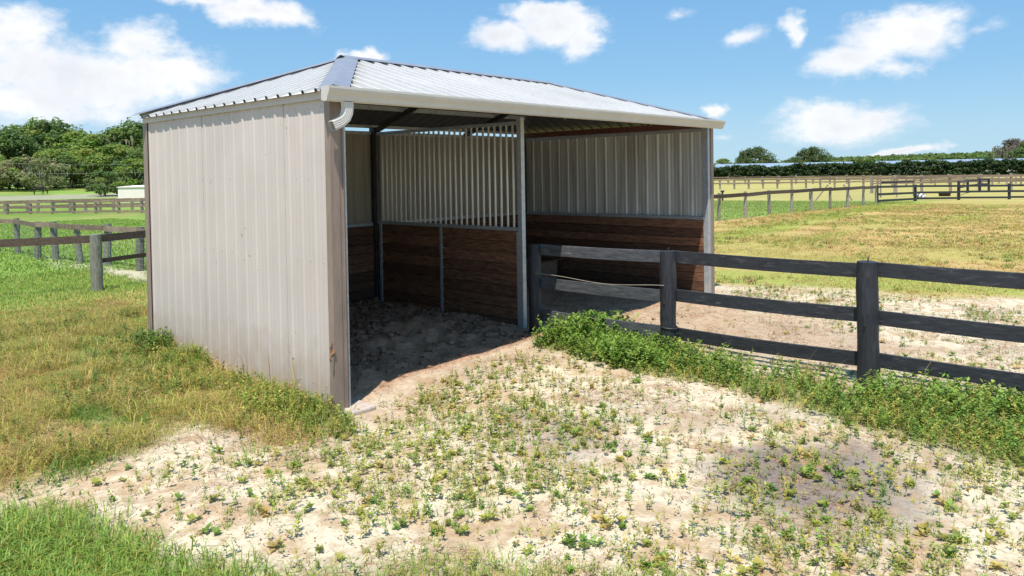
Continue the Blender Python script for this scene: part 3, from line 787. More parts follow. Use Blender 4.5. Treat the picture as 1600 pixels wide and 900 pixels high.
# downspout elbow: rectangular, corrugated, bends from the outlet towards the left
m = MB(); path = [(.040, 2.895, 0), (.040, 2.84, 0), (.031, 2.79, 15), (.008, 2.745, 38), (-.035, 2.712, 58), (-.085, 2.688, 66), (-.135, 2.667, 66)]
ring = []; W2, H2 = .043, .034
outl = []
for s_ in range(4):
    pass
pts2 = []
NSEG = 9
for i in range(NSEG): pts2.append((-W2+2*W2*i/NSEG, -H2-(.003 if i % 2 else 0)))
for i in range(5): pts2.append((W2, -H2+2*H2*i/5))
for i in range(NSEG): pts2.append((W2-2*W2*i/NSEG, H2+(.003 if i % 2 else 0)))
for i in range(5): pts2.append((-W2, H2-2*H2*i/5))
vs = []; fs = []; n = len(pts2)
for (x, z, ang) in path:
    a = math.radians(ang); ux, uz = math.cos(a), -math.sin(a)   # local across direction in xz
    for (p, q) in pts2: vs.append((x+p*ux, -.195+q, z+p*uz*-1*-1))
for i in range(len(path)-1):
    for j in range(n): fs.append((i*n+j, i*n+(j+1) % n, (i+1)*n+(j+1) % n, (i+1)*n+j))
m.add(vs, fs)
dsp = m.build('downspout_elbow', MT['gutter'], gut)
sd_ = dsp.modifiers.new('gauge', 'SOLIDIFY'); sd_.thickness = .003

# stall partition: tube frame, planks below, bars above
DF, DB_ = .89, 4.20
m = MB(); m.box((PX-.038, DF-.045, -.25), (PX+.038, DF+.035, 2.99)); m.box((PX-.03, DF+.035, 0), (PX+.03, DF+.075, ZG))
m.beam((PX, DF+.03, 2.915), (PX, DB_, 2.915), .05, .05); m.beam((PX, DF+.03, 1.405), (PX, DB_, 1.405), .055, .05)
m.box((PX-.03, 2.53, -.1), (PX+.03, 2.585, 1.38)); m.box((PX-.035, DB_-.16, -.1), (PX+.035, DB_-.10, 1.38))
part = m.build('stall_partition', MT['galv'], shelter, bevel=.004)
m = MB(); m.box((PX-.04, DB_-.06, -.1), (PX+.04, DB_-.042, 2.95)); m.box((PX-.04, DB_-.042, 1.44), (PX+.04, DB_, 2.95)); m.build('upright', MT['darksteel'], part)
planks('partition_boards', (PX, DF+.076, 0), (PX, 2.53, 0), -.05, 1.38, .04, part, 9)
planks('partition_boards', (PX, 2.586, 0), (PX, DB_-.16, 0), -.05, 1.38, .04, part, 9)
nb_ = 26
for i in range(nb_):
    y = DF+.14+i*(DB_-.2-DF-.12)/(nb_-1)
    m = MB(); j = rnd.uniform(-.004, .004); m.tube([(PX+j, y, 1.425), (PX-j, y+rnd.uniform(-.004, .004), 2.895)], .0165, 8)
    m.build('bar', MT['bar'], part, smooth=True)

# timber feed box in the far corner of the right stall
fb = tag(empty('feed_box', (7.05, 3.55, 0), .1), 'small dark wooden feed box standing inside the right stall behind the black fence', 'feed box')
m = MB()
for (a, b) in (((-.45, -.3, -.05), (.45, -.26, .42)), ((-.45, .26, -.05), (.45, .30, .42)), ((-.45, -.26, -.05), (-.41, .26, .42)), ((.41, -.26, -.05), (.45, .26, .42)), ((-.41, -.26, 0), (.41, .26, .04))):
    m.box(a, b, rnd.random())
m.build('box_side', MT['boxwood'], fb, bevel=.006)
m = MB(); m.box((-.47, -.32, .422), (.47, -.24, .45)); m.box((-.47, .24, .422), (.47, .32, .45)); m.build('top_rail', MT['boxwood'], fb, bevel=.006)


# ------------------------------------------------------------------ fences
def round_post(r, h, lean=(0, 0), name='post', mat=None, parent=None, n=14, loc=(0, 0, 0), seed=0, sink=.3):
    m = MB(); rr = random.Random(seed)
    pts = []; rad = []
    for i in range(7):
        t = i/6; z = -sink+(h+sink)*t
        pts.append((loc[0]+lean[0]*z+rr.uniform(-.006, .006), loc[1]+lean[1]*z+rr.uniform(-.006, .006), loc[2]+z)); rad.append(r*(1.04-.08*t)*rr.uniform(.97, 1.03))
    rad[-1] *= .95
    m.tube(pts, rad, n, rn=rr.random(), wob=.03)
    return m.build(name, mat, parent, smooth=False)


# near black fence, square to the shelter front
bf = tag(empty('board_fence', (3.72, .95, 0)), 'black three-board fence with thick round posts running from the shelter to the right edge', 'fence')
posts = [(3.545, .51, 1.23, .086), (3.70, -1.47, 1.24, .098), (3.795, -3.69, 1.255, .105), (3.84, -5.95, 1.24, .1)]
for i, (x, y, h, r) in enumerate(posts):
    round_post(r, h, ((.01, -.004, .004, 0)[i], (.0, .012, .008, 0)[i]), mat=MT['blackpost'], parent=bf, loc=(x-3.72, y-.95, 0), seed=i, n=18)
for i in range(3):
    xa, ya = posts[i][:2]; xb, yb2 = posts[i+1][:2]
    for j, z in enumerate((1.165, .69, .245)):
        m = MB(); ex = .055 if i else .04
        xo = .085
        za = z+rnd.uniform(-.012, .012); zb = z+rnd.uniform(-.012, .012)
        n = 6; segs = []
        # slightly warped board
        vs = []; fs = []
        for q in range(n+1):
            t = q/n; x = xa+(xb-xa)*t+xo-3.72+.012*math.sin(t*3+i+j); y = ya-(0 if i else .05)+(yb2-ya+(0 if i else .05))*t-.95; zz = za+(zb-za)*t-.012*math.sin(math.pi*t)
            for (a, b) in ((-.014, -.074), (.014, -.074), (.014, .074), (-.014, .074)): vs.append((x+a, y, zz+b))
        for q in range(n):
            for c in range(4): fs.append((q*4+c, q*4+(c+1) % 4, q*4+4+(c+1) % 4, q*4+4+c))
        fs += [(0, 1, 2, 3), (n*4+3, n*4+2, n*4+1, n*4)]
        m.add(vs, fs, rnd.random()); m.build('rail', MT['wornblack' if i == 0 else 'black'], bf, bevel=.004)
# insulators and nails on the posts
for i in (1, 2):
    x, y, h, r = posts[i]
    m = MB(); m.tube([(x-3.72-r-.012, y-.95, .62), (x-3.72-r-.012, y-.95, .74)], .012, 6); m.build('insulator', MT['rubber'], bf)
    m = MB(); m.tube([(x-3.72, y-.95, h-.01), (x-3.72+.008, y-.95, h+.045)], .008, 6); m.build('nail', MT['rubber'], bf)
m = MB(); x, y, h, r = posts[1]
m.tube([(x-3.72+math.cos(t)*r*1.06, y-.95+math.sin(t)*r*1.06, .33+.01*math.sin(t)) for t in np.linspace(0, 2*math.pi, 17)], .008, 5, cap=False); m.build('wire_tie', MT['rubber'], bf)
m = MB(); P = []
for t in np.linspace(0, 1, 22):
    P.append((3.49+.105*t, .47-1.94*t, +.845-.02*t+.014*math.sin(t*8)-.03*math.sin(math.pi*t)))
m.tube(P, .0035, 5); tag(m.build('fence_wire', MT['wire']), 'loose thin wire sagging between the first two black fence posts', 'wire')


def line_fence(name, label, pts, h, r, rails, postmat, railmat, board=(.03, .14), mesh=False, square=False, lean=.0, seed=0, n=9, group=None, zoff=0, ext=(0, 0)):
    """posts at given points; rails = heights of boards"""
    rr = random.Random(seed)
    P = [np.array([p[0], p[1], float(base_terrain(p[0], p[1]))]) for p in pts]
    o = P[0].copy(); root = tag(empty(name, tuple(o)), label, 'fence', group)
    tops = []
    for i, p in enumerate(P):
        q = p-o; hh = h*rr.uniform(.97, 1.04); le = (rr.uniform(-lean, lean), rr.uniform(-lean, lean))
        if square:
            m = MB(); m.box((q[0]-r, q[1]-r, q[2]-.3), (q[0]+r, q[1]+r, q[2]+hh), rr.random()); m.build('post', postmat, root)
        else: round_post(r*rr.uniform(.9, 1.1), hh, le, mat=postmat, parent=root, loc=tuple(q), seed=seed*50+i, n=n)
        tops.append(q+np.array([le[0]*hh, le[1]*hh, 0]))
    for i in range(len(P)-1):
        a, b = tops[i], tops[i+1]; d = (b-a)/np.linalg.norm(b-a); sd = np.array([d[1], -d[0], 0])*(r+.012)
        for z in rails:
            m = MB(); m.beam(tuple(a+sd+np.array([0, 0, z+rr.uniform(-.02, .02)])), tuple(b+sd+np.array([0, 0, z+rr.uniform(-.02, .02)])), board[0], board[1], rn=rr.random()); m.build('rail', railmat, root)
    if mesh:
        m = MB()
        for i in range(len(P)-1):
            a, b = P[i]-o, P[i+1]-o; L = np.linalg.norm(b-a); d = (b-a)/L; sd = np.array([d[1], -d[0], 0])*(r+.004)
            for k in range(8):
                z = .05+k*(rails[0]-.12)/7
                m.tube([tuple(a+sd+np.array([0, 0, z])), tuple(b+sd+np.array([0, 0, z]))], .002, 3, cap=False)
            kk = int(L/.16)
            for k in range(kk):
                q = a+d*L*k/kk+sd; m.tube([tuple(q+np.array([0, 0, .05])), tuple(q+np.array([0, 0, rails[0]-.07]))], .002, 3, cap=False)
        m.build('wire_netting', MT['mesh'], root)
    return root


# left: lone round post with two boards next to the shelter's back corner
lp = np.array([1.17, 9.88]); dr = np.array([2.45-1.17, 10.58-9.7])*0+np.array([.93, .37]); dr /= np.linalg.norm(dr)
dl = np.array([-1.5, .6]); dl /= np.linalg.norm(dl)
root = tag(empty('paddock_fence', (lp[0], lp[1], 0)), 'grey round post and dark brown boards just left of the shelter', 'fence')
round_post(.11, 1.13, (0, 0), mat=MT['greenpost'], parent=root, seed=77, n=14)
for q in (dl*2.9, dr*2.6, dl*5.8): round_post(.11, 1.12, (0, 0), mat=MT['greywood'], parent=root, loc=(q[0], q[1], 0), seed=78, n=12)
for a, b, z in ((dl*2.9, dl*0, 1.03), (dl*0, dr*2.6, 1.03), (dl*0, dr*2.6, .58), (dl*5.8, dl*2.9, 1.03)):
    off = np.array([-.0, .12]); m = MB(); m.beam((a[0]+off[0], a[1]+off[1], z), (b[0]+off[0], b[1]+off[1], z), .032, .15 if z > 1 else .09, rn=rnd.random()); m.build('rail', MT['brownrail'], root)

LMX = [(1.9, 21.4), (2.02, 20.1), (2.2, 18.85), (2.43, 17.6), (2.6, 16.75), (2.63, 15.52), (2.92, 14.2), (3.07, 12.69), (3.2, 11.3), (3.35, 9.9), (3.5, 8.4)]
LMX = [tuple(ground_at(*q)[:2]) for q in ((-60, 398), (6, 400), (72, 405), (88.5, 406), (125, 412), (168, 415), (219, 422))][2:]
# evenly refined row of posts leading away behind the shelter
LMX = [tuple(ground_at(*q)[:2]) for q in ((-115, 395), (-60, 394), (-15, 393), (28, 396), (59, 405), (88, 406), (125, 412), (168, 415), (219, 422), (285, 432), (365, 445))]
line_fence('post_fence', 'leaning grey post fence with single top board and wire netting, behind the dark-boarded paddock fence', LMX, 1.05, .085, (.97,), MT['greenpost'], MT['farrail'], board=(.03, .13), mesh=True, lean=.05, seed=3)
F1 = [tuple(ground_at(x, 335-.011*x)[:2]) for x in (-60, -25, 12, 48, 82, 116, 150, 186, 222, 262, 305)]
line_fence('board_fence', 'long brown three-board fence crossing the green pasture on the left', F1, .98, .09, (.90, .52, .14), MT['greywood'], MT['farrail'], board=(.03, .15), square=True, seed=5)
F2 = [tuple(at_dist(x, 76-.02*x)[:2]) for x in (-50, 6, 41, 58, 82, 108, 132, 155, 176, 205, 240, 280)]
line_fence('board_fence', 'second brown board fence close behind the long three-board fence on the left', F2, 1.0, .10, (.93, .5), MT['greywood'], MT['farrail'], board=(.03, .16), square=True, seed=6)
F3 = [tuple(at_dist(x, 166)[:2]) for x in np.linspace(-10, 240, 21)]
line_fence('board_fence', 'thin far fence below the oak wood on the left, behind the grazing horse', F3, 1.3, .10, (1.15, .6), MT['farrail'], MT['farrail'], board=(.05, .14), square=True, seed=7)

# right: post and netting fence, then black fences and faded far ones
RF = [tuple(ground_at(*q)[:2]) for q in ((1030, 358), (1078, 351), (1123, 345), (1165, 341), (1202, 335), (1237, 332), (1268, 329), (1297, 327), (1324, 324), (1349, 321), (1369, 318.5))]
line_fence('post_fence', 'weathered grey post fence with one dark top board between tan paddock and lawn', RF, 1.2, .075, (1.08,), MT['greywood'], MT['brownrail'], board=(.03, .17), mesh=True, lean=.03, seed=9)
BF = [tuple(ground_at(*q)[:2]) for q in ((1370, 318.3), (1430, 314), (1498, 312.5), (1577, 311.5), (1665, 311), (1760, 311))]
line_fence('board_fence', 'black three-board fence at the far end of the hay paddock on the right', BF, 1.17, .09, (1.07, .62, .17), MT['blackpost'], MT['black'], board=(.035, .15), square=True, seed=10)
B2 = [tuple(ground_at(*q)[:2]) for q in ((1498, 306), (1512, 301.5), (1531, 299), (1545, 298.5))]
line_fence('board_fence', 'short dark fence leading away behind the far black three-board fence', B2, 1.3, .1, (1.2, .75), MT['blackpost'], MT['black'], board=(.04, .16), square=True, seed=11)
B3 = [tuple(ground_at(*q)[:2]) for q in ((1376, 309), (1401, 308.5), (1427, 306))]
line_fence('field_gate', 'low dark topped gate section seen behind the far black fence', B3, 1.42, .05, (1.33,), MT['greywood'], MT['black'], board=(.04, .17), square=True, seed=12)
FF1 = [tuple(at_dist(x, 128-.014*(x-1100))[:2]) for x in np.linspace(1085, 1640, 22)]
line_fence('board_fence', 'faded brown rail fence across the dry far paddock on the right, behind a similar one', FF1, 1.35, .11, (1.2, .72), MT['greywood'], MT['farrail'], board=(.05, .16), square=True, seed=13)
FF2 = [tuple(at_dist(x, 104+.02*(x-1100))[:2]) for x in np.linspace(1080, 1640, 26)]
line_fence('board_fence', 'faded brown rail fence running the whole width below the dark hedge on the right', FF2, 1.38, .10, (1.28, .8), MT['greywood'], MT['farrail'], board=(.05, .2), square=True, seed=14)
FF3 = [tuple(at_dist(x, d)[:2]) for x, d in ((1362, 84), (1398, 86), (1440, 88), (1485, 90), (1530, 92), (1580, 94), (1640, 96))]
line_fence('board_fence', 'pale rail fence rising to the right above the far black fence', FF3, 1.75, .12, (1.5, 1.0), MT['greywood'], MT['farrail'], board=(.05, .16), square=True, seed=15)
# two props bracing the post fence behind the lawn
for (xa, ya, xb, yb_, lab) in ((1272, 299, 1294, 288, 'leaning brace pole rising right behind the post fence on the lawn'), (1318, 286, 1332, 293, 'leaning brace pole falling right behind the post fence on the lawn')):
    p = at_dist(xa, 62); q = at_dist(xb, 62); m = MB()
    za = 2.2-(ya-266)*62/1150; zb = 2.2-(yb_-266)*62/1150
    zl, zh = min(za, zb), max(za, zb)
    k0 = 0.0
    base = min(p[2], q[2])
    if za < zb: m.tube([(p[0], p[1], base-.1), (q[0], q[1], base+1.25)], .06, 6)
    else: m.tube([(p[0], p[1], base+1.25), (q[0], q[1], base-.1)], .06, 6)
    tag(m.build('brace_pole', MT['greywood']), lab, 'pole')


def lathe(m, prof, n=16, org=(0, 0, 0), axis='z'):
    vs = []; k = len(prof)
    for (r, z) in prof:
        for j in range(n):
            t = 2*math.pi*j/n; vs.append((org[0]+r*math.cos(t), org[1]+r*math.sin(t), org[2]+z))
    fs = [(i*n+j, i*n+(j+1) % n, (i+1)*n+(j+1) % n, (i+1)*n+j) for i in range(k-1) for j in range(n)]
    m.add(vs, fs)


# white capped post, short dark post, drum, rubber tub
p = at_dist(1266, 66); e = tag(empty('capped_post', tuple(p)), 'short black post with white cap standing behind the post fence', 'post')
m = MB(); m.tube([(0, 0, -.3), (0, 0, .62)], .11, 10); m.build('post', MT['rubber'], e)
m = MB(); lathe(m, [(0, .95), (.14, .95), (.17, .6), (.18, .6), (.15, .97), (0, .97)], 14); m.build('cap', MT['plasticw'], e)
p = at_dist(1128.5, 62); e = tag(empty('short_post', tuple(p)), 'short dark post standing alone right beside the shelter behind the post fence', 'post')
m = MB(); m.tube([(0, 0, -.3), (0, 0, .70)], .075, 10); m.build('post', MT['rubber'], e)
m = MB(); m.box((-.16, -.1, .703), (.16, .1, .85)); m.build('box', MT['rubber'], e, bevel=.02)
p = ground_at(1440, 311.5); e = tag(empty('drum', tuple(p), YAW), 'white plastic drum with black bands lying against the far black fence', 'drum'); e.scale = (.85, .85, .85)
m = MB(); lathe(m, [(0, -.3), (.24, -.3), (.27, -.2), (.25, 0), (.27, .2), (.24, .3), (0, .3)], 16); o = m.build('body', MT['plasticw'], e, smooth=True); o.location = (0, 0, .27); o.rotation_euler = (0, 1.25, .35)
m = MB(); lathe(m, [(.27, -.24), (.285, -.24), (.285, -.12), (.27, -.12)], 16); lathe(m, [(.27, .12), (.285, .12), (.285, .24), (.27, .24)], 16); o = m.build('band', MT['rubber'], e, smooth=True); o.location = (0, 0, .27); o.rotation_euler = (0, 1.25, .35)
p = ground_at(1476, 306.5); e = tag(empty('feed_tub', tuple(p)), 'black rubber tub on the grass behind the far black fence', 'tub')
m = MB(); lathe(m, [(0, .05), (.38, .06), (.5, .36), (.55, .36), (.56, .33), (.52, .32), (.42, 0), (0, 0)], 18); m.build('tub', MT['rubber'], e, smooth=True)
m = MB(); m.tube([(.5, -.1, .33), (.62, -.08, .4), (.62, .08, .4), (.5, .1, .33)], .02, 6); m.build('handle', MT['rubber'], e)


# ------------------------------------------------------------------ farm buildings
def barn(name, label, px, dist, w, dep, wall_h, roof_h, wallm, roofm, rz, cat='building', doors=(), overhang=.5):
    p = at_dist(px, dist); root = tag(empty(name, tuple(p), rz), label, cat)
    m = MB(); m.box((-w/2, -dep/2, -.5), (w/2, dep/2, wall_h)); 
    m.add([(-w/2, -dep/2, wall_h), (-w/2, dep/2, wall_h), (-w/2, 0, wall_h+roof_h), (w/2, -dep/2, wall_h), (w/2, dep/2, wall_h), (w/2, 0, wall_h+roof_h)], [(0, 2, 1), (3, 4, 5)])
    m.build('wall', wallm, root)
    m = MB(); ww = w/2+overhang
    for s in (-1, 1):
        e_ = dep/2+overhang; zl = wall_h-roof_h*overhang/(dep/2)+.05; zh = wall_h+roof_h+.05
        m.add([(-ww, s*e_, zl), (ww, s*e_, zl), (ww, 0, zh), (-ww, 0, zh), (-ww, s*e_, zl+.12), (ww, s*e_, zl+.12), (ww, 0, zh+.12), (-ww, 0, zh+.12)],
              [(0, 1, 2, 3), (4, 7, 6, 5), (0, 4, 5, 1), (0, 3, 7, 4), (1, 5, 6, 2)])
    m.build('roof', roofm, root)
    for (x, dw, dh) in doors:
        m = MB(); m.box((x-dw/2, -dep/2-.06, 0), (x+dw/2, -dep/2-.003, dh)); m.build('door', MT['darkdoor'], root)
    return root


RZ = YAW-math.pi/2
p0 = ground_at(194, 308)
e = tag(empty('white_shed', tuple(at_dist(232, 96)), RZ-.18), 'white flat-roofed sheet metal shed on the pasture left of the shelter', 'shed')
m = MB(); m.box((-2.9, -1.5, -.5), (3.5, 1.5, 1.72)); m.build('wall', MT['whitewall'], e)
m = MB(); m.add([(-3.0, -1.6, 1.723), (3.6, -1.6, 1.723), (3.6, 1.6, 1.85), (-3.0, 1.6, 1.85), (-3.0, -1.6, 1.80), (3.6, -1.6, 1.80), (3.6, 1.6, 1.93), (-3.0, 1.6, 1.93)], [(0, 3, 2, 1), (4, 5, 6, 7), (0, 1, 5, 4), (1, 2, 6, 5), (2, 3, 7, 6), (3, 0, 4, 7)]); m.build('roof', MT['whitewall'], e)
m = MB(); m.box((3.502, -.8, 0), (3.54, .8, 1.5)); m.build('door', MT['darkdoor'], e)
barn('barn', 'grey barn with pale tin roof under the oaks at far left', 54, 196, 9, 8, 1.8, 1.4, MT['barnwall'], MT['paleroof'], RZ+.5, doors=((0, 2.4, 1.6),))
barn('stable', 'long low stable with pale tin roof behind the hedge on the right', 1222, 262, 42, 9, 2.9, 1.2, MT['barnwall'], MT['paleroof'], RZ-.42, doors=tuple((x, 1.4, 2.2) for x in range(-18, 19, 6)))
barn('stable', 'long stable with rising pale roofline behind the hedge below the pines', 1462, 285, 36, 9, 3.4, .9, MT['barnwall'], MT['paleroof'], RZ-.75, doors=tuple((x, 1.4, 2.2) for x in range(-14, 15, 7)))
for i, (x, lab) in enumerate(((1505, 'small pale-roofed building left of two behind the hedge at far right'), (1560, 'small pale-roofed building at right edge in front of the mossy oak'))):
    barn('farm_building', lab, x, 262, 12, 7, 3.3, .8, MT['barnwall'], MT['paleroof'], RZ-.15-.1*i, doors=((0, 1.6, 2.2),))
# timber hay rack by the far left fence
p = at_dist(151, 150); e = tag(empty('hay_rack', tuple(p), RZ), 'low brown timber hay rack in front of the oak wood', 'hay rack')
m = MB()
for z in (.25, .55, .85):
    for y in (-.6, .6): m.beam((-1.5, y, z), (1.5, y, z), .04, .16, rn=rnd.random())
m.build('side_board', MT['farrail'], e)
for x in (-1.5, 1.5):
    for y in (-.6, .6): m = MB(); m.box((x-.06, y-.06, -.2), (x+.06, y+.06, 1.0)); m.build('leg', MT['farrail'], e)
m = MB(); m.box((-1.55, -.66, .96), (1.55, -.52, 1.0)); m.box((-1.55, .52, .96), (1.55, .66, 1.0)); m.build('top_rail', MT['farrail'], e)
# overhead line at the wood's edge
pA = at_dist(-60, 128); pB = at_dist(330, 128); e = tag(empty('power_line', tuple(pA)), 'thin overhead power line crossing in front of the oak wood at left', 'power line')
for q in (pA, pB):
    m = MB(); d = q-pA; m.tube([(d[0], d[1], d[2]-.5), (d[0], d[1], d[2]+6.5)], [.16, .11], 8); m.beam((d[0]-.8, d[1], d[2]+5.4), (d[0]+.8, d[1], d[2]+5.4), .1, .12); m.build('pole', MT['greywood'], e)
for z in (4.2, 5.5):
    d = pB-pA; m = MB(); m.tube([(d[0]*t, d[1]*t, d[2]*t+z-2.0*(4*t*(1-t))*.4) for t in np.linspace(0, 1, 25)], .009, 4); m.build('wire', MT['mesh'], e)


# ------------------------------------------------------------------ horse
def make_horse():
    p = ground_at(61, 304.2); root = tag(empty('horse', tuple(p), YAW-math.pi/2+.35), 'dark horse grazing with head down in the far left pasture', 'horse')
    J = {'hip': ((-.55, 0, 1.22), .27), 'loin': ((-.2, 0, 1.24), .28), 'chest': ((.3, 0, 1.2), .31), 'wither': ((.5, 0, 1.22), .25), 'nk1': ((.82, 0, 1.05), .17), 'nk2': ((1.08, 0, .72), .125), 'poll': ((1.2, 0, .48), .11), 'muz': ((1.12, 0, .16), .065), 'nose': ((1.09, 0, .07), .06)}
    E = [('hip', 'loin'), ('loin', 'chest'), ('chest', 'wither'), ('wither', 'nk1'), ('nk1', 'nk2'), ('nk2', 'poll'), ('poll', 'muz'), ('muz', 'nose')]
    for s, n in ((-1, 'l'), (1, 'r')):
        f = .08*s
        J['ft'+n] = ((.52, .15*s, .95), .14); J['fk'+n] = ((.55+f, .15*s, .52), .07); J['fp'+n] = ((.53+f, .15*s, .12), .045); J['fh'+n] = ((.57+f, .15*s, .03), .06)
        E += [('chest', 'ft'+n), ('ft'+n, 'fk'+n), ('fk'+n, 'fp'+n), ('fp'+n, 'fh'+n)]
        J['ht'+n] = ((-.52, .16*s, .95), .19); J['hs'+n] = ((-.42-f, .16*s, .78), .13); J['hk'+n] = ((-.68-f, .16*s, .52), .075); J['hp'+n] = ((-.64-f, .16*s, .12), .047); J['hh'+n] = ((-.6-f, .16*s, .03), .062)
        E += [('hip', 'ht'+n), ('ht'+n, 'hs'+n), ('hs'+n, 'hk'+n), ('hk'+n, 'hp'+n), ('hp'+n, 'hh'+n)]
        J['er'+n] = ((1.22, .07*s, .62), .025); E.append(('poll', 'er'+n))
    K = list(J); me = bpy.data.meshes.new('body'); me.from_pydata([J[k][0] for k in K], [(K.index(a), K.index(b)) for a, b in E], [])
    me.materials.append(MT['horse'])
    o = bpy.data.objects.new('body', me); COL.objects.link(o); o.parent = root
    o.modifiers.new('skin', 'SKIN')
    for i, k in enumerate(K): me.skin_vertices[0].data[i].radius = (J[k][1], J[k][1])
    me.skin_vertices[0].data[K.index('hip')].use_root = True
    sb = o.modifiers.new('smooth', 'SUBSURF'); sb.levels = 1; sb.render_levels = 1
    m = MB(); m.tube([(-.8, 0, 1.25), (-.95, 0, 1.1), (-.98, .02, .8), (-.96, .02, .5)], [.05, .07, .075, .03], 8); m.build('tail', MT['mane'], root, smooth=True)
    m = MB(); m.tube([(.62, 0, 1.36), (.95, 0, 1.08), (1.2, 0, .75), (1.26, 0, .6)], [.03, .05, .045, .025], 8); m.build('mane', MT['mane'], root, smooth=True)


make_horse()


# ------------------------------------------------------------------ vegetation toolkit
def leaf_quads(C, Nrm, size, asp, tint, twist):
    """diamond leaf faces at centres C with normals Nrm"""
    n = len(C); ref = rng.normal(size=(n, 3)); a = np.cross(Nrm, ref); a /= np.linalg.norm(a, axis=1)[:, None]+1e-9; b = np.cross(Nrm, a)
    s = size[:, None]
    V = np.stack([C-a*s, C+b*s*asp, C+a*s, C-b*s*asp], 1).reshape(-1, 3)
    q = np.arange(n*4).reshape(n, 4)
    return V, q, np.repeat(tint, 4, 0)


def crown_arrays(r, clumps, per, leaf, palette, flat=.75, upbias=.8, r3=None):
    """clumps: list of (centre, radius); leaf-sized faces through each clump's volume"""
    Cs = []; Ns = []; Ts = []; Ss = []
    for (c, rad) in clumps:
        n = int(per*(rad/1.6)**1.7*r3) if r3 else per
        d = rng.normal(size=(n, 3)); d /= np.linalg.norm(d, axis=1)[:, None]
        rr = rad*rng.uniform(.25, 1, n)**.45
        rr *= 1+.35*(vnoise(d[:, 0]*2.2+c[0], d[:, 1]*2.2+c[1]+d[:, 2]*2, 5)-.5)*2
        P = np.array(c)+d*rr[:, None]*np.array([1, 1, flat])
        N = d*.8+rng.normal(size=(n, 3))*.55+np.array([0, 0, upbias]); N /= np.linalg.norm(N, axis=1)[:, None]
        k = rng.integers(len(palette)); base = np.array(palette[k])
        t = base[None]*rng.uniform(.78, 1.25, (n, 1))*rng.uniform(.92, 1.08, (1, 3))
        Cs.append(P); Ns.append(N); Ts.append(t); Ss.append(leaf*rng.uniform(.6, 1.3, n))
    return leaf_quads(np.concatenate(Cs), np.concatenate(Ns), np.concatenate(Ss), .55, np.concatenate(Ts), 0)


PAL_DARK = [(.10, .165, .042), (.115, .18, .046), (.13, .20, .05), (.085, .145, .038)]
PAL_MID = [(.18, .265, .052), (.20, .285, .056), (.155, .235, .052), (.22, .29, .06)]
PAL_LITE = [(.20, .29, .05), (.23, .31, .055), (.17, .26, .05), (.25, .30, .06)]
PAL_MOSS = [(.27, .27, .12), (.31, .29, .14), (.20, .25, .08), (.26, .26, .12)]
PAL_GREY = [(.20, .175, .14), (.16, .145, .11), (.07, .10, .045), (.17, .16, .12)]


def oak(seed, H, R, pal, moss=.3, trunk_h=.28, ncl=58, per=150, leaf=.33, lowcrown=.2):
    """broad live oak built at the origin: returns (trunk mesh, crown mesh)"""
    global rng
    keep = rng; rng = np.random.default_rng(seed)
    m = MB(); th = H*trunk_h
    r0 = .035*H
    m.tube([(0, 0, -.5), (0, 0, .2), (.05*H*.2, 0, th*.6), (.02*H, .01*H, th)], [r0*1.5, r0*1.1, r0*.9, r0*.85], 9)
    clumps = []
    nl = 7
    for i in range(nl):
        az = 2*math.pi*i/nl+rng.uniform(-.3, .3); rr = R*rng.uniform(.5, .8); zt = H*rng.uniform(.45, .8)
        p1 = (math.cos(az)*rr*.4, math.sin(az)*rr*.4, th+(zt-th)*.5); p2 = (math.cos(az)*rr, math.sin(az)*rr, zt)
        m.tube([(.02*H, .01*H, th*.9), p1, p2], [r0*.6, r0*.38, r0*.14], 6)
    for i in range(ncl):
        az = rng.uniform(0, 2*math.pi); v = rng.uniform(0, 1)
        z = lowcrown+(1-lowcrown)*v; shell = math.sqrt(max(.05, 1-(max(0, (z-.45))/.55)**2)) if z > .45 else .75+.25*z/.45
        rr = R*shell*math.sqrt(rng.uniform(.12, 1.0)); cr = R*rng.uniform(.17, .30)
        clumps.append(((math.cos(az)*rr, math.sin(az)*rr, H*z-cr*.5), cr))
    V, q, T = crown_arrays(R, clumps, per, leaf, pal)
    if moss:
        n = int(moss*ncl*9); az = rng.uniform(0, 2*math.pi, n); rr = R*np.sqrt(rng.uniform(.25, 1.05, n)); z = H*rng.uniform(lowcrown, .75, n)
        L = rng.uniform(.6, 1.9, n)*H/12; w = rng.uniform(.10, .26, n)
        C = np.stack([np.cos(az)*rr, np.sin(az)*rr, z], 1); t = rng.uniform(0, math.pi, n); a = np.stack([np.cos(t), np.sin(t), np.zeros(n)], 1)*w[:, None]
        dn = np.stack([rng.normal(0, .05, n), rng.normal(0, .05, n), -L], 1)
        V2 = np.stack([C-a, C+a, C+a*.5+dn*.6, C+dn], 1).reshape(-1, 3)
        t2 = np.repeat(np.array([.30, .30, .17])[None]*rng.uniform(.7, 1.2, (n, 1)), 4, 0)
        q = np.concatenate([q, np.arange(n*4).reshape(n, 4)+len(V)]); V = np.concatenate([V, V2]); T = np.concatenate([T, t2])
    me = np_mesh('crown', V, q, T, MT['leaf'], link=False)
    mt = bpy.data.meshes.new('trunk'); mt.from_pydata(m.v, [], m.f); mt.materials.append(MT['trunk']); mt.polygons.foreach_set('use_smooth', [True]*len(m.f))
    rng = keep
    return mt, me


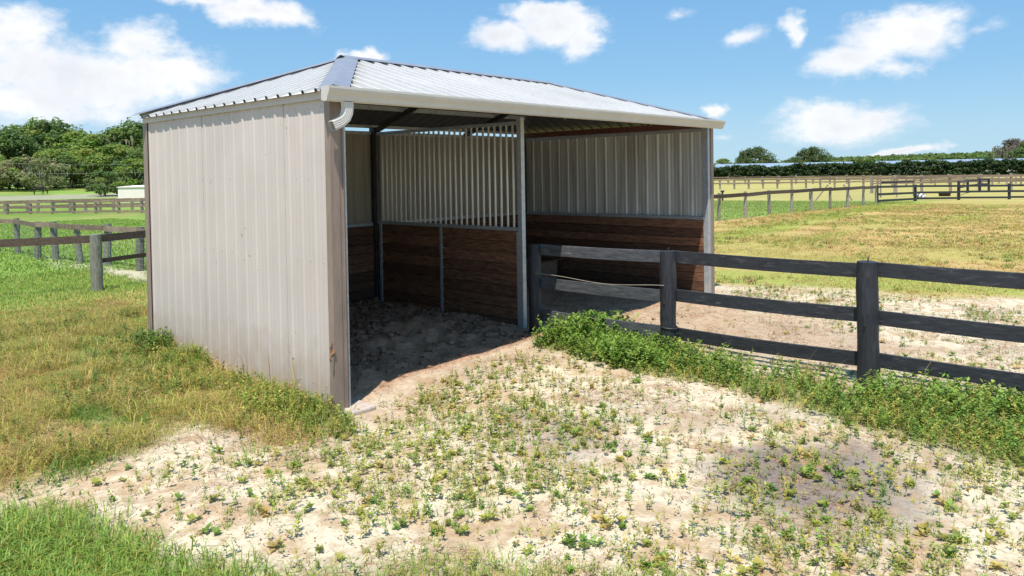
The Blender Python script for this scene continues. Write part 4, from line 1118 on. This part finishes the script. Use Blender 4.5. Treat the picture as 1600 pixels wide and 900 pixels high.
KINDS = {'dark': oak(1, 12, 7.0, PAL_DARK, .35), 'mid': oak(2, 12, 6.5, PAL_MID, .4), 'lite': oak(3, 12, 6.8, PAL_LITE, .35), 'moss': oak(4, 10, 7.5, PAL_MOSS+PAL_LITE[:1], 1.6, ncl=34),
         'dark2': oak(5, 13, 6.2, PAL_DARK+PAL_MID[:2], .4), 'low': oak(6, 7, 4.6, PAL_DARK[1:]+PAL_MID[:1], .2, trunk_h=.25, ncl=26, leaf=.28, lowcrown=.28),
         'grey': oak(8, 12, 6.5, PAL_GREY, 1.8, ncl=40), 'spread': oak(9, 12, 8.5, [(.07, .115, .035), (.085, .13, .04), (.10, .145, .045)], .1, ncl=70, per=190, lowcrown=.12)}
KIND_H = {'dark': 12, 'mid': 12, 'lite': 12, 'moss': 10, 'dark2': 13, 'low': 7, 'grey': 12, 'spread': 12}


def place_tree(px, d, h, kind, label, group=None, wide=1.0):
    p = at_dist(px, d); s = h/KIND_H[kind]
    e = tag(empty('oak_tree', tuple(p), rnd.uniform(0, 6.28)), label, 'tree', group); e.scale = (s*wide, s*wide, s)
    for nm, me in zip(('trunk', 'crown'), KINDS[kind]):
        o = bpy.data.objects.new(nm, me); COL.objects.link(o); o.parent = e
    return e


GL = 'live oaks along the edge of the pasture on the left'
LEFT = [(-30, 170, 11.5, 'lite', 'bright green oak cut by the left edge of the photo'), (14, 165, 9.0, 'lite', 'yellow-green low oak at the far left in front of the grey barn'), (47, 160, 9.6, 'moss', 'pale oak hung with grey moss above the horse'),
        (86, 172, 11.5, 'mid', 'mid green oak right of the moss-hung oak'), (112, 168, 10.0, 'dark2', 'dark oak with black shade beneath at the middle of the left wood'), (134, 176, 12.5, 'lite', 'light green oak behind the isolated trunk'),
        (163, 127, 5.8, 'low', 'small dark oak standing alone on its trunk before the wood, near the hay rack'), (182, 165, 12.8, 'mid', 'tall green oak beside the bright grass gap'), (212, 150, 8.6, 'mid', 'open-branched oak right above the white shed'), (243, 160, 13.5, 'dark', 'dark oak half hidden by the corner of the shelter'),
        (150, 200, 15.5, 'mid', 'taller green oak in the second row behind the light green oak'), (8, 215, 18.0, 'dark', 'tall dark oak in the back row at far left'), (42, 225, 19.5, 'dark2', 'tall dark oak in the back row left of the highest crown'), (80, 228, 21.8, 'dark', 'highest dark rounded crown of the left wood'),
        (118, 222, 17.6, 'mid', 'green oak in the dip of the left skyline'), (192, 205, 18.6, 'dark2', 'tall oak rising right of the dip in the left skyline'), (218, 200, 20.2, 'dark', 'tallest dark oak touching the shelter corner in the left skyline'), (262, 200, 19, 'mid', 'tall oak hidden behind the shelter wall')]
for (x, d, h, k, lab) in LEFT: place_tree(x, d, h*(.66 if d < 190 else .73), k, lab, GL, 1.3 if d < 190 else 1.2)
RIGHTT = [(1181, 330, 11.6, 'spread', 'broad dark oak left of two rounded oaks above the stable roof', 1.05), (1272, 330, 11.0, 'spread', 'broad dark oak right of two rounded oaks above the stable roof', 1.1), (1240, 345, 7.0, 'dark', 'smaller oak between the two rounded oaks', 1.2), (1584, 290, 10.9, 'grey', 'greyish moss-covered oak at the right edge of the photo', 1.0), (1608, 280, 9.5, 'dark', 'dark oak just behind the greyish moss-covered oak', 1.0), (1130, 350, 7.0, 'mid', 'low green oak beside the shelter on the far skyline', 1.2)]
for (x, d, h, k, lab, wd) in RIGHTT: place_tree(x, d, h, k, lab, 'oaks on the far skyline at right', wd)


def mass(name, label, cells, leaf, pal, per, trunks=False):
    cl = [((x, y, z), r) for (x, y, z, r) in cells]
    V, q, T = crown_arrays(0, cl, per, leaf, pal)
    return tag(np_mesh(name, V, q, T, MT['leaf']), label, 'wood', kind='stuff')


cells = []
for px in np.arange(-140, 330, 6.5):
    for k in range(6):
        d = 248+rng.uniform(-14, 30); p = at_dist(px+rng.uniform(-5, 5), d)
        prof = np.interp(px, [-60, 0, 30, 50, 80, 100, 125, 150, 170, 200, 230, 330], [18.0, 17.8, 18.6, 19.8, 20.6, 18.6, 16.0, 15.5, 16.5, 19.5, 21, 20])
        r = rng.uniform(1.8, 3.2)
        if 170 < px < 212 and k < 2: continue
        cells.append((p[0], p[1], p[2]+(k+.4)/6*(prof-r), r))
mass('oak_wood', 'dense dark oak wood closing off the left skyline', cells, .62, PAL_DARK+PAL_MID[:3], 70)
# shrubby undergrowth between the left trunks
cells = []
for px in np.arange(-60, 300, 5):
    if 168 < px < 205: continue
    p = at_dist(px+rng.uniform(-3, 3), 205+rng.uniform(-10, 10)); r = rng.uniform(1.4, 2.6); cells.append((p[0], p[1], p[2]+r*.5, r))
mass('undergrowth', 'shady shrubs beneath the oaks on the left', cells, .42, PAL_DARK, 90)
# pines on the right
cells = []
for px in list(np.arange(300, 1060, 7.0))+list(np.arange(1060, 1900, 4.2)):
    for row in range(4):
        d = 430+row*28+rng.uniform(-8, 8); p = at_dist(px+rng.uniform(-3, 3), d)
        top = np.interp(px, [1060, 1130, 1290, 1330, 1440, 1560, 1620], [3.5, 4.5, 8.0, 8.6, 9.2, 9.5, 9.5])*(.82+.07*row)+rng.uniform(-.6, 1.0)
        for k in range(3):
            r = rng.uniform(1.6, 2.5)*(1.15-.2*k); cells.append((p[0], p[1], p[2]-2.2+top*(.35+.3*k)-r*.3, r))
mass('pine_wood', 'even green pine wood along the right skyline', cells, .8, [(.12, .19, .045), (.13, .205, .05), (.105, .17, .045), (.145, .21, .055)], 46)
# clipped windbreak
hd = []
for px in list(np.arange(640, 1075, 3.0))+list(np.arange(1075, 1760, 2.0)):
    d = np.interp(px, [1075, 1300, 1650], [190, 200, 208])
    for k in range(3):
        p = at_dist(px+rng.uniform(-1.5, 1.5), d+rng.uniform(-1.2, 1.2)); r = rng.uniform(.65, 1.0)
        top = np.interp(px, [1075, 1180, 1300, 1500, 1650], [3.1, 3.0, 3.3, 3.7, 3.6])+.9*(float(vnoise(px*.06, 3.0, 5))-.5)+.5*(float(vnoise(px*.21, 1.0, 6))-.5)
        hd.append(((p[0], p[1], p[2]+.35+(k/2)*(top-.95)+rng.uniform(-.15, .2)), r))
V, q, T = crown_arrays(0, hd, 60, .30, [(.035, .07, .022), (.042, .08, .024), (.055, .095, .028), (.03, .06, .02)])
tag(np_mesh('hedge', V, q, T, MT['leaf']), 'long dark green windbreak hedge across the far right pastures', 'hedge')


# ------------------------------------------------------------------ grass and weeds near the camera
def sample(zone_fn, box, n):
    """rejection-sample n candidate points inside box weighted by zone_fn in 0..1"""
    x = rng.uniform(box[0], box[1], n); y = rng.uniform(box[2], box[3], n)
    Z = zones(x, y); w = zone_fn(x, y, Z)
    k = rng.uniform(0, 1, n) < w
    x, y = x[k], y[k]
    Zk = {a: b[k] for a, b in Z.items()}
    # keep clear of posts, walls and the shelter floor
    return x, y, ground_z(x, y, Zk), Zk


def frustum(x, y, m=330):
    v = np.stack([x-CAM[0], y-CAM[1], np.full(x.shape, -CAM[2])], 1); z = v@CD
    px = PCX+FPX*(v@CR)/np.maximum(z, .05); py = PCY-FPX*(v@CU)/np.maximum(z, .05)
    return (z > .5) & (px > -m) & (px < 1600+m) & (py < 900+m*1.6)


def blades(x, y, z, h, w, bend, tint, lay=0.0, seg=2):
    """curved grass blades; lay 0 upright .. 1 lying"""
    n = len(x); az = rng.uniform(0, 2*math.pi, n); d = np.stack([np.cos(az), np.sin(az), np.zeros(n)], 1); s = np.stack([-np.sin(az), np.cos(az), np.zeros(n)], 1)
    s = s*np.cos(rng.uniform(-1, 1, n))[:, None]
    B = np.stack([x, y, z-.01], 1); up = np.array([0, 0, 1.0])
    lean = (lay+rng.uniform(0, .25, n))
    hh = h[:, None]; ww = (w/2)[:, None]; bd = bend[:, None]; le = lean[:, None]
    P1 = B+(up*(1-.5*le)+d*le*.8)*hh*.5
    P2 = P1+(up*(1-le-bd*.9)+d*(le+bd))*hh*.5
    V = np.stack([B-s*ww, B+s*ww, P1+s*ww*.8, P1-s*ww*.8, P2], 1).reshape(-1, 3)
    i = np.arange(n)[:, None]*5
    q = np.concatenate([i+np.array([[0, 1, 2, 3]]), i+np.array([[3, 2, 4, 4]])], 1).reshape(-1, 4)
    tri = np.concatenate([i+np.array([[0, 1, 2]]), i+np.array([[0, 2, 3]]), i+np.array([[3, 2, 4]])], 1).reshape(-1, 3)
    return V, tri, np.repeat(tint, 5, 0)


def merge(parts):
    V = []; Q = []; T = []; o = 0
    for (v, q, t) in parts:
        V.append(v); Q.append(q+o); T.append(t); o += len(v)
    return np.concatenate(V), np.concatenate(Q), np.concatenate(T)


def pick(pal, n, var=.22):
    pal = np.array(pal); return pal[rng.integers(len(pal), size=n)]*rng.uniform(1-var, 1+var, (n, 1))*rng.uniform(.94, 1.06, (n, 3))


def sprout_templates(k, nleaf=(5, 10), leaf=(.022, .042), asp=.36, stem=.1, spread=1.0):
    """small broad-leaved seedlings of unit height 'stem': list of (V, tris, stemflag)"""
    out = []
    for i in range(k):
        V = []; F = []; n = rng.integers(*nleaf)
        sw = .0022
        top = np.array([rng.normal(0, .012), rng.normal(0, .012), stem])
        for a in range(3):
            t = 2*math.pi*a/3; V += [(sw*math.cos(t), sw*math.sin(t), -.01)]
        V.append(tuple(top)); F += [(0, 1, 3), (1, 2, 3), (2, 0, 3)]
        flag = [1]*4
        for j in range(n):
            t = .18+.82*(j+rng.uniform(0, .6))/n; az = j*2.4+rng.uniform(-.4, .4); el = rng.uniform(.1, 1.0)
            L = rng.uniform(*leaf)*(1.15-.45*t)*spread*1.25; w = L*asp
            d = np.array([math.cos(az)*math.cos(el), math.sin(az)*math.cos(el), math.sin(el)]); s = np.array([-math.sin(az), math.cos(az), 0])
            b = top*t; b[2] = stem*t
            o = len(V)
            dip = np.array([0, 0, -.12*L])
            V += [tuple(b), tuple(b+d*L*.45+s*w-dip*.3), tuple(b+d*L+dip), tuple(b+d*L*.45-s*w-dip*.3), tuple(b+d*L*.5+dip*.2)]
            F += [(o, o+1, o+4), (o+1, o+2, o+4), (o+2, o+3, o+4), (o+3, o, o+4)]
            flag += [0]*5
        out.append((np.array(V), np.array(F), np.array(flag)))
    return out


def instance(tmpl, x, y, z, s, tint, tilt=.2):
    V = []; Q = []; T = []; o = 0; n = len(x); ti = rng.integers(len(tmpl), size=n); az = rng.uniform(0, 2*math.pi, n)
    for k, (tv, tf, fl) in enumerate(tmpl):
        m = np.where(ti == k)[0]
        if not len(m): continue
        ca, sa = np.cos(az[m]), np.sin(az[m])
        vx = tv[None, :, 0]*ca[:, None]-tv[None, :, 1]*sa[:, None]; vy = tv[None, :, 0]*sa[:, None]+tv[None, :, 1]*ca[:, None]; vz = np.repeat(tv[None, :, 2], len(m), 0)
        tx = rng.normal(0, tilt, (len(m), 1)); ty = rng.normal(0, tilt, (len(m), 1))
        vx = vx+vz*tx; vy = vy+vz*ty
        S = s[m][:, None]
        P = np.stack([x[m][:, None]+vx*S, y[m][:, None]+vy*S, z[m][:, None]+vz*S], -1).reshape(-1, 3)
        F = (tf[None]+(np.arange(len(m))*len(tv))[:, None, None]).reshape(-1, 3)
        c = np.repeat(tint[m][:, None, :], len(tv), 1)*rng.uniform(.8, 1.2, (len(m), len(tv), 1))
        V.append(P); Q.append(F+o); T.append(c.reshape(-1, 3)); o += len(P)
    return np.concatenate(V), np.concatenate(Q), np.concatenate(T)


def stuff(name, label, parts, cat='plants', mat='grass'):
    V, q, T = merge(parts); return tag(np_mesh(name, V, q, T, MT[mat]), label, cat, kind='stuff')


DRY = [(.48, .36, .12), (.42, .31, .10), (.52, .41, .17), (.38, .31, .085), (.33, .21, .09)]
YG = [(.31, .33, .06), (.36, .345, .075), (.26, .30, .055), (.41, .36, .09)]
GR = [(.15, .255, .042), (.18, .285, .05), (.13, .225, .04), (.215, .30, .06)]
BRI = [(.20, .33, .055), (.24, .37, .065), (.17, .30, .05), (.28, .38, .075)]
outside = lambda x, y: 1.0-((x > -.05) & (x < SHW+.06) & (y > -.02) & (y < SHD+.06))*1.0


def keep(x, y, w): return w*outside(x, y)*frustum(x, y)


# left weedy grass
parts = []
x, y, z, Z = sample(lambda x, y, Z: keep(x, y, Z['weedl']*(.35+.9*sstep(.35, .6, fbm(x, y, 1.4, 71)))), (-5.5, 1.0, -3.2, 8.5), 330000)
n = len(x); mix = .48+1.7*(fbm(x, y, 1.3, 73)-.5)+rng.normal(0, .12, n)
t = np.where((mix > .5)[:, None], pick(YG, n), pick(DRY, n)); t = np.where((mix > .66)[:, None], pick(GR, n), t)
parts.append(blades(x, y, z, rng.uniform(.06, .20, n)*(.35+1.35*fbm(x, y, 2.3, 75)), rng.uniform(.004, .009, n), rng.uniform(.2, .9, n), t, lay=.42))
TL = sprout_templates(12, (9, 18), (.018, .036), .32, .15)
x, y, z, Z = sample(lambda x, y, Z: keep(x, y, Z['weedl']*(.06+.9*sstep(.5, .68, fbm(x, y, 1.25, 79)))), (-5.5, 1.0, -3.2, 6.5), 9000)
n = len(x); parts.append(instance(TL, x, y, z+.02, rng.uniform(.5, 1.3, n), pick(YG+GR+GR, n)*.85, .35))
x, y, z, Z = sample(lambda x, y, Z: keep(x, y, Z['weedl']*sstep(.45, .6, fbm(x, y, 2.1, 77))), (-5.5, 1.0, -3.2, 7), 110000); n = len(x)
parts.append(blades(x, y, z+.03, rng.uniform(.14, .36, n), rng.uniform(.004, .009, n), rng.uniform(.3, .8, n), pick(DRY+YG+YG, n, .35), lay=.5))
stuff('weedy_grass', 'yellowing weedy grass along the beige side of the shelter', parts, 'grass')

# ragged growth at the foot of the side wall
def wallstrip(x, y, Z):
    near = sstep(-.6-.35*np.exp(-((y-.3)/1.0)**2), -.05, x)*sstep(.0, -.04, x)
    lump = .35*sstep(.4, .65, fbm(x, y, 1.6, 83))+.75*np.exp(-((y-.5)/.75)**2)+.9*np.exp(-((y-2.9)/.25)**2)+.6*np.exp(-((y-3.8)/.4)**2)
    return keep(x, y, near*np.clip(lump, 0, 1)*(y > -.55)*(y < 4.6))
parts = []
x, y, z, Z = sample(wallstrip, (-1.0, -.03, -.55, 4.6), 16000); n = len(x)
parts.append(blades(x, y, z, rng.uniform(.10, .30, n)*(1+.5*np.exp(-((y-2.9)/.25)**2)), rng.uniform(.004, .009, n), rng.uniform(.1, .8, n), np.where(rng.random((n, 1)) < .5, pick(GR, n), pick(YG, n)), lay=.15))
x, y, z, Z = sample(wallstrip, (-1.0, -.03, -.55, 4.6), 3600); n = len(x)
parts.append(instance(TL, x, y, z, rng.uniform(.6, 1.25, n)*(1+.5*np.exp(-((y-3.8)/.4)**2)), np.where((y > 3.3)[:, None], pick(GR, n)*.7, pick(GR+YG+YG+DRY[:1], n)), .3))
k = 46; x = -rng.uniform(.06, .45, k); y = np.concatenate([rng.uniform(.1, 1.6, 30), rng.uniform(2.6, 4.3, 16)]); parts.append(blades(x, y, ground_z(x, y), rng.uniform(.35, .72, k), rng.uniform(.005, .009, k), rng.uniform(.1, .4, k), pick(YG+DRY, k), lay=.05))
stuff('wall_weeds', 'green weeds and grass at the foot of the beige wall', parts)

# front left lush grass
parts = []
x, y, z, Z = sample(lambda x, y, Z: keep(x, y, Z['frontg']*.95), (-5.2, 1.0, -5.6, .5), 150000); n = len(x)
parts.append(blades(x, y, z, rng.uniform(.08, .22, n), rng.uniform(.005, .011, n), rng.uniform(.2, .9, n), np.where(rng.random((n, 1)) < .78, pick(BRI, n), pick(YG, n)), lay=.2))
x, y, z, Z = sample(lambda x, y, Z: keep(x, y, Z['frontg2']*sstep(.3, .55, fbm(x, y, 3.0, 91))), (-3, 1.5, -5.6, -1.0), 90000); n = len(x)
parts.append(blades(x, y, z, rng.uniform(.05, .13, n), rng.uniform(.004, .008, n), rng.uniform(.2, .9, n), pick(BRI+YG, n), lay=.25))
stuff('lush_grass', 'bright green grass in the front left corner', parts, 'grass')

# seedlings over the sand
parts = []
TS = sprout_templates(18, (5, 12), (.020, .040), .26, .11)
def sandz(x, y, Z):
    b = np.clip(1-Z['weedl']-Z['frontg']-Z['fencew']-Z['fencew2']-Z['shed']-Z['field'], 0, 1)
    cl = .24+.76*sstep(.40, .66, fbm(x, y, .95, 101))*(.4+.9*sstep(.4, .6, fbm(x, y, 3.6, 103)))
    cl = np.clip(cl*(.65+.9*sstep(-.3, .4, poly_sd(Z_MID, x, y))+.5*sstep(-.2, .3, poly_sd(Z_CLUST, x, y))), 0, 1)
    cl = cl*(1-.75*Z['tramp'])
    cl = cl*sstep(.25, -.5, y-.0*x)
    return keep(x, y, b*np.clip(cl, 0, 1))
x, y, z, Z = sample(sandz, (-4.5, 4.2, -5.8, .6), 13000); n = len(x)
parts.append(instance(TS, x, y, z, rng.uniform(.4, 1.1, n), pick(GR+YG+YG, n)*1.1, .25))
x, y, z, Z = sample(lambda x, y, Z: sandz(x, y, Z)*.6, (3.5, 9.5, -5.5, .6), 4200); n = len(x)
parts.append(instance(TS, x, y, z, rng.uniform(.45, 1.1, n), pick(GR+YG+YG, n), .25))
TR = sprout_templates(10, (6, 12), (.03, .055), .30, .025)
x, y, z, Z = sample(lambda x, y, Z: sandz(x, y, Z)*.5, (-4.5, 9.5, -5.8, .6), 6500); n = len(x)
parts.append(instance(TR, x, y, z, rng.uniform(.5, 1.2, n), pick(YG+GR+DRY[:1], n), .1))
TT = sprout_templates(8, (9, 16), (.016, .03), .3, .2)
x, y, z, Z = sample(lambda x, y, Z: sandz(x, y, Z)*.35, (-4.5, 8, -5.8, .6), 3200); n = len(x)
parts.append(instance(TT, x, y, z, rng.uniform(.5, 1.1, n), pick(GR+YG, n), .3))
# grassy tufts among them
x, y, z, Z = sample(lambda x, y, Z: sandz(x, y, Z)*.5, (-4.5, 9.5, -5.8, .6), 15000)
k = rng.integers(5, 14, len(x)); X = np.repeat(x, k)+rng.normal(0, .016, k.sum()); Y = np.repeat(y, k)+rng.normal(0, .016, k.sum()); Zz = np.repeat(z, k); n = len(X)
parts.append(blades(X, Y, Zz, rng.uniform(.04, .12, n), rng.uniform(.004, .008, n), rng.uniform(.2, .8, n), np.repeat(pick(YG+GR, len(x)), k, 0), lay=.25))
stuff('seedlings', 'sparse green seedlings sprouting over the pale sand', parts)
# dead straw and crumbs lying on the sand
x, y, z, Z = sample(lambda x, y, Z: keep(x, y, np.clip(1-Z['frontg']-Z['field'], 0, 1)*(.05+sstep(.5, .66, fbm(x, y, 2.3, 111)))*(y < .3)), (-4.8, 10, -5.8, .6), 60000); n = len(x)
stuff('straw', 'dry straw scattered over the sand', [blades(x, y, z+.006, rng.uniform(.04, .13, n), rng.uniform(.003, .007, n), rng.uniform(0, .3, n), pick([(.38, .26, .15), (.30, .20, .12), (.22, .15, .09)], n), lay=.95)], 'straw')

x, y, z, Z = sample(lambda x, y, Z: keep(x, y, np.clip(1-Z['frontg']-Z['field'], 0, 1)*(.08+sstep(.46, .64, fbm(x, y, 2.7, 113)))*(y < .25)), (-4.8, 10, -5.8, .6), 70000); n = len(x)
az = rng.uniform(0, 6.28, n); sz = .0025+.010*rng.uniform(0, 1, n)**2; N = rng.normal(size=(n, 3))*.5+np.array([0, 0, 1.0]); N /= np.linalg.norm(N, axis=1)[:, None]
V, q, T = leaf_quads(np.stack([x, y, z+.004], 1), N, sz, .6, pick([(.40, .27, .15), (.33, .22, .13), (.48, .35, .21), (.24, .16, .10)], n), 0)
tag(np_mesh('debris', V, q, T, MT['grass']), 'brown crumbs and leaf litter strewn over the sand', 'litter', kind='stuff')

# leafy weeds by the black fence
parts = []
TW = sprout_templates(14, (9, 18), (.036, .07), .30, .26)
x, y, z, Z = sample(lambda x, y, Z: keep(x, y, Z['fencew']*(.3+.7*sstep(.35, .6, fbm(x, y, 2.6, 129)))), (2.4, 5.2, -2.2, 1.4), 5600); n = len(x)
parts.append(instance(TW, x, y, z, rng.uniform(.45, 1.0, n)*(.4+1.15*fbm(x, y, 2.3, 127))*(1+.15*sstep(3.3, 4.0, x)), pick(BRI+GR, n), .35))
x, y, z, Z = sample(lambda x, y, Z: keep(x, y, Z['fencew2']*(.3+.7*sstep(.3, .6, fbm(x, y, 1.8, 121)))), (1.5, 4.4, -6, -1.0), 8000); n = len(x)
closer = np.exp(-((x-3.65)/.55)**2)
parts.append(instance(TW, x, y, z, rng.uniform(.3, .62, n)*(1+.55*closer), np.where(rng.random((n, 1)) < (.25+.6*closer)[:, None], pick(GR+BRI, n), pick(YG+GR, n)), .4))
x, y, z, Z = sample(lambda x, y, Z: keep(x, y, np.maximum(Z['fencew2'], Z['fencew'])*.9), (1.5, 5.0, -6.2, 1.0), 42000); n = len(x)
parts.append(blades(x, y, z, rng.uniform(.05, .16, n), rng.uniform(.004, .009, n), rng.uniform(.2, .9, n), np.where(rng.random((n, 1)) < .6, pick(YG, n), pick(GR, n)), lay=.25))
x, y, z, Z = sample(lambda x, y, Z: keep(x, y, np.maximum(Z['fencew2'], Z['fencew'])*sstep(.5, .66, fbm(x, y, 2.2, 151))), (1.5, 5.0, -6.2, 1.0), 16000); n = len(x)
parts.append(blades(x, y, z, rng.uniform(.16, .34, n), rng.uniform(.004, .008, n), rng.uniform(.3, .9, n), pick(YG+GR+DRY[:2], n), lay=.2))
k = 60; x = rng.uniform(3.0, 3.9, k); y = rng.uniform(-4.8, .5, k); parts.append(blades(x, y, ground_z(x, y), rng.uniform(.3, .6, k), rng.uniform(.004, .007, k), rng.uniform(.2, .7, k), pick(YG+DRY, k), lay=.1))
stuff('fence_weeds', 'thick green weeds growing along the black board fence', parts)

# pasture and hay stubble further out, blades growing larger clumps with distance
parts = []
def far_blades(fn, box, n, hs, ws, pal, lay):
    x, y, z, Z = sample(fn, box, n); n = len(x)
    return blades(x, y, z, rng.uniform(*hs, n), rng.uniform(*ws, n), rng.uniform(.1, .8, n), pal(x, y, n), lay=lay)
def paddock(x, y, n):
    g = bands(x, y)+.45*fbm(x, y, .35, 41)+rng.normal(0, .2, n)
    return np.where((g > .42)[:, None], pick(YG+BRI[:1], n), pick(DRY, n))
parts.append(far_blades(lambda x, y, Z: keep(x, y, Z['field']*(y < 8.6)*sstep(.3, .55, fbm(x, y, 1.2, 131))*.9), (7, 20, -7, 8), 90000, (.05, .12), (.009, .018), paddock, .5))
parts.append(far_blades(lambda x, y, Z: keep(x, y, Z['field']*sstep(.3, .55, fbm(x, y, .8, 133))*.9), (18, 48, -7, 8.4), 110000, (.07, .15), (.016, .034), paddock, .5))
x, y, z, Z = sample(lambda x, y, Z: keep(x, y, Z['field']*(y < 8.4)*sstep(.45, .65, fbm(x, y, .7, 135))), (8, 44, -7, 8.4), 5200)
k = rng.integers(8, 18, len(x)); X = np.repeat(x, k)+rng.normal(0, .05, k.sum()); Y = np.repeat(y, k)+rng.normal(0, .05, k.sum()); Zz = np.repeat(z, k); n = len(X)
parts.append(blades(X, Y, Zz, rng.uniform(.08, .22, n), rng.uniform(.012, .024, n), rng.uniform(.2, .9, n), np.repeat(pick(YG+GR+DRY+[(.22, .14, .06)], len(x)), k, 0), lay=.35))
stuff('hay_stubble', 'tan mown grass of the paddock on the right', parts, 'grass')
parts = []
parts.append(far_blades(lambda x, y, Z: keep(x, y, np.maximum(Z['greenl'], Z['field']*(x < 4))*(1-Z['lane'])*.8), (-9, 4, 4.5, 14), 120000, (.06, .15), (.008, .018), lambda x, y, n: pick(BRI+GR+YG, n), .3))
parts.append(far_blades(lambda x, y, Z: keep(x, y, .8*(y > 13)*np.ones_like(x)), (-6, 12, 13, 40), 90000, (.08, .18), (.02, .04), lambda x, y, n: pick(BRI+GR, n), .3))
stuff('pasture_grass', 'green pasture grass around the fences on the left', parts, 'grass')
parts = [far_blades(lambda x, y, Z: keep(x, y, .8*(y > 8.9-(x-25.6)*.07)*np.ones_like(x)), (22, 52, 6.5, 26), 70000, (.08, .16), (.02, .045), lambda x, y, n: pick(BRI+GR+YG, n), .35)]
stuff('lawn_grass', 'bright green lawn grass behind the post fence on the right', parts, 'grass')

n = 9000; x = rng.uniform(.2, 7.4, n); y = rng.uniform(.2, 4.15, n)
stuff('bedding', 'dry hay scraps scattered on the shaded stall floors', [blades(x, y, ground_z(x, y)+.012, rng.uniform(.05, .16, n), rng.uniform(.003, .008, n), rng.uniform(0, .4, n), pick([(.34, .24, .15), (.24, .16, .10), (.15, .10, .07)], n), lay=.92)], 'bedding')
# clods of trodden bedding in the left stall
parts = []
x = rng.uniform(.25, 3.65, 3200); y = rng.uniform(.35, 4.15, 3200); k = rng.random(3200) < sstep(.35, .6, fbm(x, y, 1.6, 141))*sstep(.3, 1.2, y)+.08; x, y = x[k], y[k]
z = ground_z(x, y); n = len(x)
ico = bmesh.new(); bmesh.ops.create_icosphere(ico, subdivisions=1, radius=1); iv = np.array([v.co[:] for v in ico.verts]); fi = np.array([[v.index for v in f.verts] for f in ico.faces]); ico.free()
s = .008+.042*rng.uniform(0, 1, n)**2.5; P = iv[None]*rng.uniform(.65, 1.3, (n, len(iv), 1))*(s[:, None, None]*np.array([1.2, 1.1, .75]))+np.stack([x, y, z+s*.3], 1)[:, None, :]
F = (fi[None]+(np.arange(n)*len(iv))[:, None, None]).reshape(-1, 3)
o = np_mesh('stall_litter', P.reshape(-1, 3), F, None, MT['dung']); tag(o, 'dark trodden bedding and manure clods in the left stall', 'bedding', kind='stuff')
